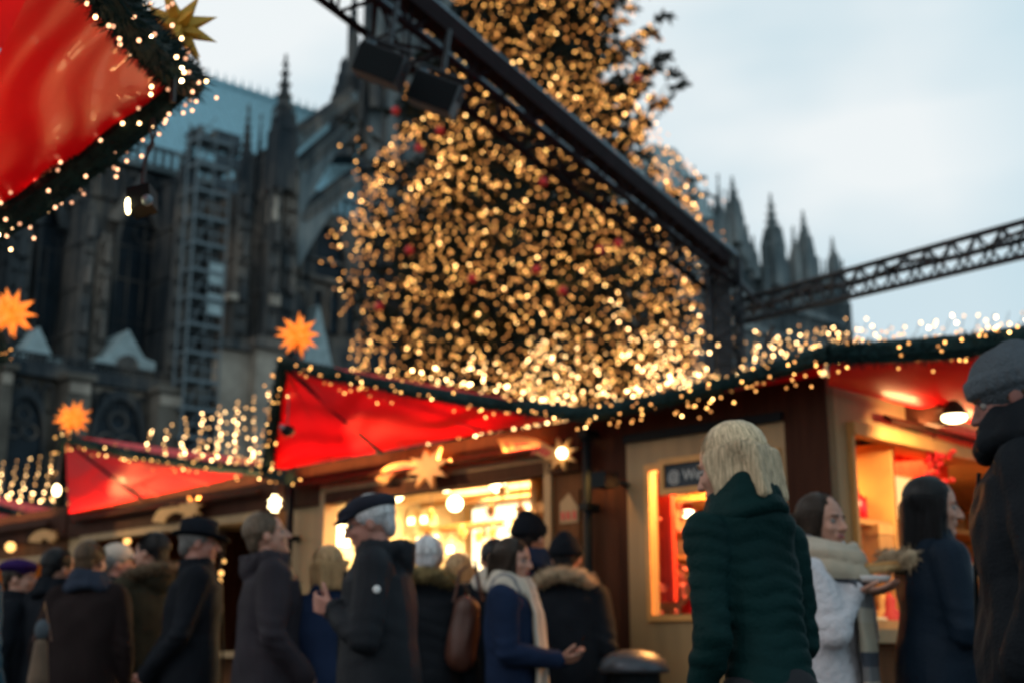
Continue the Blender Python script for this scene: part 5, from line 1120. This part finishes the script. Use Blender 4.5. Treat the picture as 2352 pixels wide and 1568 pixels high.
    add(eb, 'eyebrows', HA.get(hair[1] if hair else 'brown', HA['brown']))
    # ---- trousers, shoes
    t_ = MB()
    for sd in (-1, 1): cap(t_, LN((sd * .09, 0, .90)), .105 * k, LN((sd * .10, .01, .50)), .075 * k); cap(t_, LN((sd * .10, .01, .50)), .072 * k, LN((sd * .105, -.02, .10)), .060 * k)
    ell(t_, (0, 0, 0), (.17, .125, .13), lambda p: LN(p + Vector((0, 0, .95))))
    remeshed(t_, .014, 'trousers', trousers or TROU, body, lambda co, n_: co + n_ * (wob(co, 26, 3) * .005)[:, None], 2)
    for sd in (-1, 1):
        s_ = MB(); cap(s_, LN((sd * .105, -.05, .045)), .044 * k, LN((sd * .115, .15, .035)), .036 * k); cap(s_, LN((sd * .105, -.03, .05)), .042 * k, LN((sd * .105, -.03, .12)), .045 * k); remeshed(s_, .010, 'shoe', SHOE, body)
    # ---- coat
    c_ = MB(); B_ = bulk
    rings = [(coatz, .215 * wid * B_, .155 * B_), (coatz + .08, .212 * wid * B_, .155 * B_), (max(coatz + .15, .98), .198 * wid * B_, .150 * B_), (1.12, .182 * wid * B_, .138 * B_), (1.27, .198 * B_, .140 * B_), (1.38, .198 * B_, .125 * B_), (1.44, .150, .105), (1.49, .095, .088), (1.52 if collar else 1.47, .078, .078)]
    rings = [(coatz - .001, .02, .02)] + rings + [((1.525 if collar else 1.475), .02, .02)]
    n_ = 24; vs_ = []
    for (z, a, c2) in rings:
        for i in range(n_): th = 2 * math.pi * i / n_; vs_.append(LN((a * math.copysign(abs(math.cos(th)) ** .85, math.cos(th)), -.005 + c2 * math.copysign(abs(math.sin(th)) ** .9, math.sin(th)), z)))
    fs_ = [(i * n_ + j, i * n_ + (j + 1) % n_, (i + 1) * n_ + (j + 1) % n_, (i + 1) * n_ + j) for i in range(len(rings) - 1) for j in range(n_)] + [tuple(range(n_ - 1, -1, -1)), tuple(range((len(rings) - 1) * n_, len(rings) * n_))]
    c_.add(vs_, fs_)
    for i in (0, 1):
        s0, e_, w_ = Vector(sh[i]), Vector(A[i][0]), Vector(A[i][1]); sb = B_ ** .7
        cap(c_, LN(s0), .082 * k * sb, LN(e_), .063 * k * sb); w2 = e_.lerp(w_, .97); cap(c_, LN(e_), .064 * k * sb, LN(w2), .048 * k * sb)
    if collar: 
        for i in range(14): th = 2 * math.pi * i / 14; cap(c_, LN((.075 * math.cos(th), -.012 + .078 * math.sin(th), 1.475)), .024 * k, LN((.075 * math.cos(th), -.015 + .078 * math.sin(th), 1.525 if hood is None else 1.53)), .016 * k, 8)
    if hood == 'down':
        ell(c_, (0, -.125, 1.455), (.12, .055, .085), LN); ell(c_, (0, -.10, 1.50), (.10, .05, .05), LN)
        for i in range(-5, 6): th = -math.pi / 2 + i * .42; cap(c_, LN((.115 * math.cos(th), -.02 + .115 * math.sin(th), 1.47 + .012 * abs(i) * 0)), .038 * k, LN((.125 * math.cos(th + .2), -.03 + .12 * math.sin(th + .2), 1.50)), .034 * k, 8)
    sd_ = int(x) % 97
    def cd(co, no_):
        f = wob(co * np.array([1, 1, .55]), 20, sd_) * .014 + wob(co, 40, sd_ + 1) * .003
        # sleeves crease across at the elbow
        for i in (0, 1):
            e_ = np.array(LN(A[i][0])); dd = np.sqrt(((co - e_) ** 2).sum(1)); f = f + np.exp(-(dd / .10) ** 2) * np.sin(co[:, 2] * 95 + co[:, 0] * 40) * .004
        if quilt:
            zz = co[:, 2] + .010 * np.sin(co[:, 0] * 9 + co[:, 1] * 7) + .011 * np.sin(co[:, 0] * 31 + co[:, 2] * 9); f = f + (np.sqrt(np.abs(np.sin(zz * math.pi / quilt)) ** .7) - .7) * .010 * (.8 + .5 * wob(co, 14, 9))
        return co + no_ * f[:, None]
    co_ = remeshed(c_, .0095 if vox < .009 else .012, cname, coat, body, cd, 3)
    # buttons / zip
    z_ = MB(); 
    z_.tube([LN((.0, .145 * B_ - .002, coatz + .02)), LN((.0, .148 * B_ - .002, 1.0)), LN((.0, .132 * B_, 1.25)), LN((.0, .11 * B_ + .002, 1.42))], .006, 6)
    add(z_, 'zip', M['black'])
    # pocket flaps and cuffs
    for sd in (0, 1):
        w_ = LN(Vector(A[sd][0]).lerp(Vector(A[sd][1]), .93)); w0 = LN(Vector(A[sd][0]).lerp(Vector(A[sd][1]), .85)); cf = MB(); cf.tube([w0, w_], .051 * k * B_ ** .7, 14, False); add(cf, 'cuff', coat)
    # ---- hair
    hk = MB(); tuft = MB()
    if hair:
        st, hc = hair
        ell(hk, (0, -.024, .036), (.087, .101, .090), HD, 20, 12)
        if st != 'bald': 
            for sd in (-1, 1): ell(hk, (sd * .068, -.012, .022), (.019, .048, .040), HD); 
        ell(hk, (0, -.080, -.020), (.066, .035, .065), HD)
        Lh = {'short': .0, 'side': .06, 'bob': .115, 'long': .34}[st]
        if Lh > .1:
            for sd in (-1, 1):
                for j in range(5): a0 = HD((sd * (.080 + .008 * j * .3), .028 - j * .030, .02)); a1 = HD((sd * (.080 - .005 * j), .018 - j * .024, -.03)); e_ = HD((sd * (.080 - .009 * j * .6), .010 - j * .024, -.06)); tt = e_ + Vector((sd * .004, -.015 if st == 'long' else .0, -(Lh - .06) * rr.uniform(.75, 1.05))) * k; cap(hk, a0, .018 * k, a1, .021 * k, 8); cap(hk, a1, .021 * k, e_, .022 * k, 8); cap(hk, e_, .022 * k, tt, .013 * k, 8)
            for j in range(-2, 3): a0 = HD((j * .03, -.105, .0)); tt = HD((j * .032, -.10, -.08)) + Vector((0, -.02, -(Lh - .07))) * k; cap(hk, a0, .03 * k, tt, .018 * k, 8)
        nS = 1100 if vox < .009 else 220
        for i in range(nS):
            th = rr.uniform(0, 2 * math.pi); 
            if abs((th - math.pi / 2 + math.pi) % (2 * math.pi) - math.pi) < .75 and st != 'short': th += math.pi
            p0 = Vector((0, -.03, .128)); pts = []
            reach = 1.0 if st == 'short' else 1.45
            fr_ = abs((th - math.pi / 2 + math.pi) % (2 * math.pi) - math.pi) < .8
            nseg = 6; mxang = (.95 if fr_ else 1.75)
            for s_ in range(nseg + 1):
                ph = mxang * s_ / nseg * rr.uniform(.96, 1.04); pts.append(Vector((.0885 * math.sin(ph) * math.cos(th), -.024 + .103 * math.sin(ph) * math.sin(th), .036 + .093 * math.cos(ph))) * 1.0)
            pts = [HD(p) for p in pts]
            if Lh > .1 and not fr_:
                q = pts[-1]; p_dir = Vector((math.cos(th), math.sin(th), 0)); lnf = rr.uniform(.7, 1.15)
                for s_ in range(4): q = q + (Vector((rr.gauss(0, .003) - p_dir.x * .006, rr.gauss(0, .003) - p_dir.y * .006, -(Lh - .01) / 4 * lnf)) * k); pts.append(q)
            wd = (.0011 if vox < .009 else .0026) * k; sdv = Vector((-math.sin(th), math.cos(th), 0)) * wd; vv = []
            for p in pts: vv += [p - sdv, p + sdv]
            lift = (pts[0] - HD((0, 0, 0))).normalized() * 0
            tuft.add(vv, [(2 * j, 2 * j + 1, 2 * j + 3, 2 * j + 2) for j in range(len(pts) - 1)])
        hm = remeshed(hk, .009, 'hair', HA[hc], body, lambda co, n_: co + n_ * (np.sin(co[:, 0] * 260 + wob(co, 20, 5) * 3) * .0008 + wob(co * np.array([1, 1, .3]), 70, 2) * .002)[:, None], 2)
        ts = add(tuft, 'strands', strandm(hc)); ts.parent = hm
    # ---- hats
    if hat:
        kind, hmx = hat; h = MB()
        if kind == 'beanie':
            ell(h, (0, -.018, .048), (.096, .112, .102), HD, 24, 14); 
            for i in range(24): th = 2 * math.pi * i / 24; cap(h, HD((.093 * math.cos(th), -.014 + .110 * math.sin(th), .030 + .010 * math.sin(th))), .0125 * k, HD((.0915 * math.cos(th), -.014 + .108 * math.sin(th), .060 + .01 * math.sin(th))), .0125 * k, 8)
            ell(h, (0, -.045, .115), (.05, .06, .045), HD)
            ho = remeshed(h, .008, 'knit_hat', hmx, body, lambda co, n_: co + n_ * (np.sin(np.arctan2(co[:, 1] - HD((0, -.018, 0)).y, co[:, 0] - HD((0, 0, 0)).x) * 46) * .0014 + wob(co, 30, 8) * .003)[:, None], 2)
        elif kind == 'flatcap':
            ell(h, (0, -.018, .072), (.098, .122, .052), HD, 24, 12); ell(h, (0, .040, .066), (.088, .09, .034), HD, 20, 10)
            for i in range(-6, 7): th = math.pi / 2 + i * .17; cap(h, HD((.088 * math.cos(th), .105 * math.sin(th), .045)), .008 * k, HD((.085 * math.cos(th), .128 * math.sin(th) + .022, .032)), .006 * k, 8)
            remeshed(h, .008, 'flat_cap', hmx, body, lambda co, n_: co + n_ * (wob(co, 34, 8) * .003)[:, None], 2)
        elif kind == 'brim':
            h.lathe((0, 0, 0), [(.10, .035), (.098, .08), (.092, .125), (.07, .138), (.01, .13)], 28); k0 = 0
            h.v = [tuple(HD(Vector((v[0] * .95, v[1] * 1.12 - .015, v[2])))) for v in h.v]; add(h, 'hat', hmx)
            h = MB(); h.lathe((0, 0, 0), [(.09, .034), (.135, .030), (.150, .040), (.148, .046), (.132, .037), (.09, .042)], 32); h.v = [tuple(HD(Vector((v[0] * .93, v[1] * 1.12 + .0, v[2] - max(0, v[1]) * .12 + abs(v[0]) * .12)))) for v in h.v]; add(h, 'hat_brim', hmx)
        elif kind == 'cap':
            ell(h, (0, -.014, .055), (.093, .108, .085), HD, 24, 12)
            for i in range(-6, 7): th = math.pi / 2 + i * .17; cap(h, HD((.085 * math.cos(th), .10 * math.sin(th), .050)), .007 * k, HD((.07 * math.cos(th), .125 * math.sin(th) + .05, .030)), .005 * k, 8)
            remeshed(h, .009, 'cap', hmx, body)
        elif kind == 'beret':
            ell(h, (.01, -.02, .078), (.112, .125, .050), HD, 24, 12); ell(h, (0, -.01, .05), (.090, .104, .05), HD, 20, 10); remeshed(h, .009, 'beret', hmx, body, lambda co, n_: co + n_ * (wob(co, 40, 8) * .004)[:, None])
    if fur:
        fm_, where = fur; f_ = MB()
        ring = [(.15 * math.cos(th), -.035 + .14 * math.sin(th), 1.475 - .05 * math.sin(th)) for th in [(-math.pi / 2 + (i - 8) * .29) for i in range(17)]] if where == 'collar' else [(.15 * math.cos(i), -.03 + .155 * math.sin(i), 1.41) for i in (math.pi * 1.2, math.pi * 1.33, math.pi * 1.46, math.pi * 1.6, math.pi * 1.75)]
        for c in ring: ell(f_, c, (.042, .042, .040), LN, 10, 7)
        fo = remeshed(f_, .012, 'fur_trim', FUR[fm_], body, lambda co, n_: co + n_ * (wob(co, 90, 4) * .008)[:, None], 1); sp = MB()
        for c in ring: spikes(sp, c, (.042, .042, .040), 130, .030, .0028, rr, LN)
        o = add(sp, 'fur_hairs', FUR[fm_], False); o.parent = fo
    if scarf:
        smt, tails = scarf; s_ = MB(); N = 18
        sg = 1.3 if smt is sc_plaid else .86 if smt is c_green else 1
        for lv, (z, r_, tr_) in enumerate(((1.455 - (sg > 1.2) * .04, .120 * sg, .036 * sg), (1.495 - (sg > 1.2) * .01, .108 * sg, .034 * sg), (1.53, .098 * sg, .026))):
            for i in range(N):
                t0, t1 = 2 * math.pi * i / N, 2 * math.pi * (i + 1) / N; g = lambda th: LN((r_ * math.cos(th), -.008 + r_ * math.sin(th) * .98, z + (.05 if smt is c_black2 else 0) - .022 * math.sin(th) + .008 * math.sin(3 * th + lv))); cap(s_, g(t0), tr_ * k, g(t1), tr_ * k, 8)
        for (tx_, z1_) in tails:
            p = [LN((tx_ * .7, .11, 1.44)), LN((tx_, .150 * B_, 1.34)), LN((tx_ * 1.05, .165 * B_, 1.15)), LN((tx_ * 1.1, .175 * B_, max(z1_, .9))), LN((tx_ * 1.15, .19 * B_, z1_))]
            for a, b2 in zip(p, p[1:]):
                for q in (-.034, -.012, .012, .034): cap(s_, a + Vector((q, 0, 0)), .019 * k, b2 + Vector((q * 1.15, 0, 0)), .018 * k, 8)
        remeshed(s_, .010, 'scarf', smt, body, lambda co, n_: co + n_ * (wob(co * np.array([1, 1, .35]), 75, 6) * .005 + wob(co, 30, 7) * .004)[:, None], 2)
    if glasses:
        g_ = MB()
        for sd in (-1, 1):
            c = Vector((sd * .032, .104, .0)); g_.tube([HD(c + Vector((.021 * math.cos(a), 0, .017 * math.sin(a)))) for a in [i * math.pi / 8 for i in range(17)]], .0018, 5, False); g_.tube([HD((sd * .052, .102, .003)), HD((sd * .076, .03, .004)), HD((sd * .079, -.01, .002))], .0018, 5)
        g_.tube([HD((-.012, .106, .003)), HD((.012, .106, .003))], .0018, 5); add(g_, 'glasses', M['black'])
    body['_k'] = k
    return body, (lambda p: foot + Rz @ LN(p)), (lambda p: foot + Rz @ HD(p)), add

c_green = fabm('dark_green_down', (0.0035, 0.021, 0.021), 0.6); c_black = fabm('black_wool', (0.0105, 0.0126, 0.0167)); c_black2 = fabm('black_shell', (0.0121, 0.0149, 0.0189), 0.5); c_navy = fabm('navy_wool', (0.0126, 0.023, 0.0544)); c_navy2 = fabm('navy_down', (0.0084, 0.0167, 0.0293), .5)
c_char = fabm('charcoal_shell', (0.0167, 0.0188, 0.023), .55); c_brown = fabm('dark_brown_jacket', (0.0188, 0.0126, 0.0126), .8); c_olive = fabm('olive_parka', (0.0335, 0.0293, 0.0188)); c_taupe = fabm('grey_brown_jacket', (0.0293, 0.0251, 0.0313), .6); c_teal = fabm('teal_jacket', (0.0093, 0.0543, 0.0853), .6)
c_white = fabm('white_fleece', (0.6, 0.58, 0.61), .95, var=.12, bump=1.0, bscale=35); c_grey = fabm('grey_scarf_wool', (0.031, 0.0403, 0.062)); c_purple = fabm('purple_felt', (0.031, 0.0124, 0.0775)); c_knit = fabm('grey_knit', (0.095, 0.115, 0.135), .9, bscale=120, bump=.8); c_capw = fabm('off_white_cap', (0.42, 0.36, 0.3)); c_dkknit = fabm('black_knit', (0.0084, 0.0105, 0.0147)); c_tweed = fabm('dark_tweed', (0.0209, 0.023, 0.0335), bscale=150)
# scarf in broad bands
def bands(name, cols, sc_, axis='Z'):
    m, n, b = nt(name); b.inputs['Roughness'].default_value = .95; tc = n.nodes.new('ShaderNodeTexCoord'); sp = n.nodes.new('ShaderNodeSeparateXYZ'); n.links.new(tc.outputs['Object'], sp.inputs[0]); mt = n.nodes.new('ShaderNodeMath'); mt.operation = 'MULTIPLY'; mt.inputs[1].default_value = sc_; n.links.new(sp.outputs[axis], mt.inputs[0]); fr_ = n.nodes.new('ShaderNodeMath'); fr_.operation = 'FRACT'; n.links.new(mt.outputs[0], fr_.inputs[0])
    rp = n.nodes.new('ShaderNodeValToRGB'); rp.color_ramp.interpolation = 'CONSTANT'; e = rp.color_ramp.elements; e[0].color = (*cols[0], 1); e[1].position = 1 / len(cols); e[1].color = (*cols[1], 1)
    for i in range(2, len(cols)): q = e.new(i / len(cols)); q.color = (*cols[i], 1)
    n.links.new(fr_.outputs[0], rp.inputs[0]); n.links.new(rp.outputs[0], b.inputs['Base Color']); nz = n.nodes.new('ShaderNodeTexNoise'); nz.inputs['Scale'].default_value = 60; bp = n.nodes.new('ShaderNodeBump'); bp.inputs['Strength'].default_value = .7; n.links.new(nz.outputs['Fac'], bp.inputs['Height']); n.links.new(bp.outputs[0], b.inputs['Normal']); return m
sc_plaid = bands('beige_grey_scarf', [(.42, .34, .25), (.45, .38, .30), (.16, .15, .15), (.05, .055, .07), (.42, .35, .26)], 3.6); sc_cream = bands('cream_striped_scarf', [(.50, .44, .36), (.50, .44, .36), (.20, .19, .19), (.50, .44, .36), (.50, .44, .36)], 13, 'X')

L_, R_ = 1, 0
# right foreground
person(1658, 966, 1.70, 38, 'blond woman in a long dark green quilted coat seen from behind', c_green, ('bob', 'blond'), head=(14, 8), lean=8, coatz=.50, bulk=.72, vox=.007, quilt=.046, hands=(0, 0), arms=[((.20, .02, 1.12), (.15, .18, .96)), ((-.20, .0, 1.12), (-.16, .14, .94))], wid=.94, scarf=(c_green, []), trousers=TROU)
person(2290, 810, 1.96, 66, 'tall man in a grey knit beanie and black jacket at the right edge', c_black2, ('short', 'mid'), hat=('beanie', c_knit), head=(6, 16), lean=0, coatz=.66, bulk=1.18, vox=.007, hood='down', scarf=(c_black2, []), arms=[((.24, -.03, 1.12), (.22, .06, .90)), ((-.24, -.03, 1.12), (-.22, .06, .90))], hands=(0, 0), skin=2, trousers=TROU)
b18, LW18, HW18, _ = person(1884, 1130, 1.69, -118, 'woman in a white fleece coat and beige grey scarf holding a tray', c_white, ('bob', 'brown'), head=(-22, 2), coatz=.72, bulk=1.0, vox=.007, scarf=(sc_plaid, [(.08, .62), (-.02, .72)]), arms=[((.22, .08, 1.17), (.09, .13, 1.33), {'dir': (-.3, 1, .1), 'palm': (0, 0, 1), 'curl': .3}), ((-.235, .08, 1.16), (-.11, .12, 1.33), {'dir': (.3, 1, .1), 'palm': (0, 0, 1), 'curl': .35})], trousers=JEANS, skin=0)
person(2140, 1092, 1.76, -88, 'black haired woman in a navy parka with tan fur trim beside the beanie man', c_navy2, ('long', 'black'), head=(-14, 6), coatz=.66, bulk=1.08, vox=.007, fur=('tan', 'shoulder'), arms=[((.24, .02, 1.13), (.16, .27, 1.16)), ((-.24, .02, 1.13), (-.12, .27, 1.14))], trousers=JEANL, hands=(1, 1))
# middle
b10, LW10, HW10, add10 = person(838, 1131, 1.72, 92, 'white haired man in a flat cap and glasses and a black hooded jacket', c_char, ('short', 'white'), hat=('flatcap', c_tweed), head=(0, 12), lean=3, coatz=.70, bulk=1.20, vox=.007, hood='down', glasses=True, skin=1, arms=[((.27, .05, 1.14), (.13, .17, 1.25), {'dir': (-.6, .7, .1), 'palm': (-.6, 0, .4), 'curl': .7}), ((-.27, .04, 1.13), (-.12, .17, 1.26), {'dir': (.5, .8, .2), 'palm': (.6, 0, .2), 'curl': .7})])
q = MB(); q.ball((-.288, .0, 1.30), .016, 12, 8, (.35, 1, 1)); add10(q, 'sleeve_badge', M['white'])
b14, LW14, HW14, _ = person(1182, 1232, 1.64, -105, 'long dark haired woman in a navy coat and cream scarf looking right', c_navy, ('long', 'brown'), head=(-14, 6), coatz=.55, bulk=.98, vox=.007, scarf=(sc_cream, [(.05, .60), (-.04, .66)]), arms=[((.22, .03, 1.12), (.06, .26, 1.09), {'dir': (-.35, .9, .05), 'palm': (-.5, 0, .8), 'curl': .55}), ((-.22, .03, 1.12), (-.08, .25, 1.09), {'dir': (.45, .85, .0), 'palm': (.4, 0, .8), 'curl': .6})])
person(1215, 1185, 1.86, -8, 'tall man in a dark cap with his back turned before the white light box', c_navy, ('short', 'black'), hat=('beanie', c_dkknit), head=(-25, 0), coatz=.62, bulk=1.1, scarf=(c_navy, []))
person(1300, 1232, 1.70, -12, 'person in a black beanie and a tan fur collar below the house poster', c_black, ('short', 'black'), hat=('beanie', c_dkknit), head=(0, 0), coatz=.62, bulk=1.05, fur=('tan', 'collar'))
person(1136, 1236, 1.70, 12, 'black haired person half hidden behind the woman in the navy coat', c_black, ('short', 'black'), coatz=.7, scarf=(sc_cream, []))
person(985, 1229, 1.68, -10, 'white haired visitor with an olive fur collar seen from behind', c_black2, ('short', 'white'), coatz=.6, bulk=1.12, quilt=.08, fur=('olive', 'collar'))
person(1052, 1268, 1.64, 20, 'brown haired visitor at the counter beside the white haired visitor', c_brown, ('bob', 'blond2'), coatz=.7)
person(752, 1252, 1.60, 14, 'golden haired person in a blue coat half hidden by the flat cap man', c_navy, ('bob', 'blond2'), coatz=.6, head=(15, 5))
# left
person(600, 1172, 1.78, -72, 'man with tousled brown hair in a grey brown jacket looking up to the right', c_taupe, ('short', 'ash'), head=(-6, -14), coatz=.72, bulk=1.18, vox=.007, hood='down', skin=0, arms=[((.26, -.02, 1.12), (.22, .16, .92)), ((-.26, -.02, 1.12), (-.22, .16, .92))])
b7, LW7, _, _ = person(462, 1195, 1.80, -75, 'man in a dark brimmed hat and black coat with a hand behind his back', c_black, ('short', 'grey'), hat=('brim', c_dkknit), head=(-4, 4), coatz=.55, bulk=1.15, vox=.007, skin=1, arms=[((.26, -.08, 1.12), (.08, -.24, .90), {'dir': (-.6, -.3, -.6), 'palm': (0, -1, 0), 'curl': .6}), ((-.26, -.10, 1.12), (-.10, -.25, .88), {'dir': (.6, -.2, -.6), 'palm': (0, -1, 0), 'curl': .6})])
person(352, 1221, 1.80, 48, 'dark haired man in an olive parka with its hood down, face turned left', c_olive, ('short', 'black'), head=(25, 0), coatz=.62, bulk=1.1, hood='down', fur=('brown', 'collar'), trousers=TROG)
person(272, 1250, 1.76, -70, 'man in an off white cap behind the brown jacket', c_char, ('short', 'grey'), hat=('cap', c_capw), coatz=.7, skin=1)
person(212, 1240, 1.70, 4, 'person in a dark brown jacket and blue grey scarf with the back turned', c_brown, ('short', 'mid'), coatz=.84, bulk=1.12, scarf=(c_grey, []), trousers=JEANS, head=(-20, 0))
person(138, 1258, 1.66, -25, 'black haired person in a black coat beside the purple beret, seen from behind', c_black, ('short', 'black'), coatz=.6, bulk=1.1, head=(-20, 0), scarf=(c_dkknit, []))
person(48, 1284, 1.60, -88, 'person in a purple beret with a dark coat at the far left', c_black, ('short', 'brown'), hat=('beret', c_purple), coatz=.6)
person(-88, 1190, 1.62, -20, 'person in a teal jacket cut off by the left edge', c_teal, ('short', 'black'), coatz=.6, bulk=1.15)
person(300, 1290, 1.62, 10, 'short dark figure hidden between the olive parka and the brown jacket', c_black, ('bob', 'brown'), coatz=.6) if False else None

# things held or carried
c = LW18((.0, .17, 1.37)); pl = empty('paper_tray', c, 'white paper tray held out by the woman in the white fleece coat', 'tray'); z0_ = c.z
mb = MB(); mb.lathe(c, [(.075, 0), (.095, .022), (.091, .024), (.07, .004)], 24); mb.build('tray', M['white'], pl, True)
c2 = c + Vector((.02, -.01, .045)); sn = empty('filled_roll', c2, 'long filled bread roll above the white paper tray', 'food'); mb = MB(); cap(mb, c2 + Vector((-.09, 0, 0)), .020, c2 + Vector((.11, .02, .02)), .018); mb.build('roll', M['bread'], sn, True); mb = MB(); cap(mb, c2 + Vector((-.09, -.008, .014)), .009, c2 + Vector((.11, .012, .034)), .009); mb.build('filling', M['plywood'], sn, True); MB().box(c2.x - .10, c2.x - .02, c2.y - .03, c2.y + .03, c2.z - .035, c2.z - .022).build('napkin', M['white'], sn)
c = LW14((.0, .37, 1.12)); ph = MB().box(c.x - .03, c.x + .05, c.y - .04, c.y + .03, c.z, c.z + .009).build('phone', M['black'], None, loc=c); tag(ph, 'dark phone in the hands of the woman with the cream scarf', 'phone')
c = P(1068, 1445, 6.9); bg_ = empty('leather_bag', c - Vector((0, 0, .17)), 'brown leather bag hanging behind the woman in the navy coat', 'bag'); LB = mat('brown_leather', (.07, .022, .012), .5, var=.3)
mb = MB(); cap(mb, c + Vector((-.02, 0, -.13)), .085, c + Vector((.01, 0, .10)), .075); remeshed(mb, .012, 'bag_body', LB, None, lambda co, n_: co + n_ * (wob(co, 40, 3) * .006)[:, None]).parent = bg_
o = bg_.children[0]; o.location = -Vector(bg_.location)
MB().tube([c + Vector((-.06, 0, .14)), c + Vector((-.03, .0, .30)), c + Vector((.05, .0, .36)), c + Vector((.09, .02, .15))], .009, 6).build('strap', LB, bg_)
SHB = mat('tan_canvas', (.13, .085, .055), .9, var=.3); c = P(97, 1445, 7.0); bg_ = empty('shoulder_bag', c - Vector((0, 0, .2)), 'pale grey and tan shoulder bag beside the brown jacket', 'bag'); mb = MB(); cap(mb, c + Vector((0, 0, -.26)), .055, c + Vector((.0, 0, -.08)), .035); mb.build('bag_body', SHB, bg_, True); mb = MB(); mb.ball(c + Vector((0, 0, .0)), .05, 12, 8, (.8, .8, 1.1)); mb.build('bundle', c_knit, bg_, True); MB().tube([c + Vector((-.04, 0, -.06)), c + Vector((.0, 0, .14)), c + Vector((.05, 0, -.06))], .008, 6).build('strap', LB, bg_)
sc.view_settings.view_transform = 'Standard'; sc.view_settings.look = 'None'; sc.view_settings.exposure = 0; sc.view_settings.gamma = 1
sc.render.engine = 'CYCLES'; sc.cycles.use_denoising = True
try: sc.cycles.denoiser = 'OPENIMAGEDENOISE'
except Exception: pass
sc.cycles.max_bounces = 6; sc.cycles.diffuse_bounces = 3; sc.cycles.glossy_bounces = 3; sc.cycles.transmission_bounces = 3; sc.cycles.sample_clamp_indirect = 3.0
sc.cycles.caustics_reflective = False; sc.cycles.caustics_refractive = False
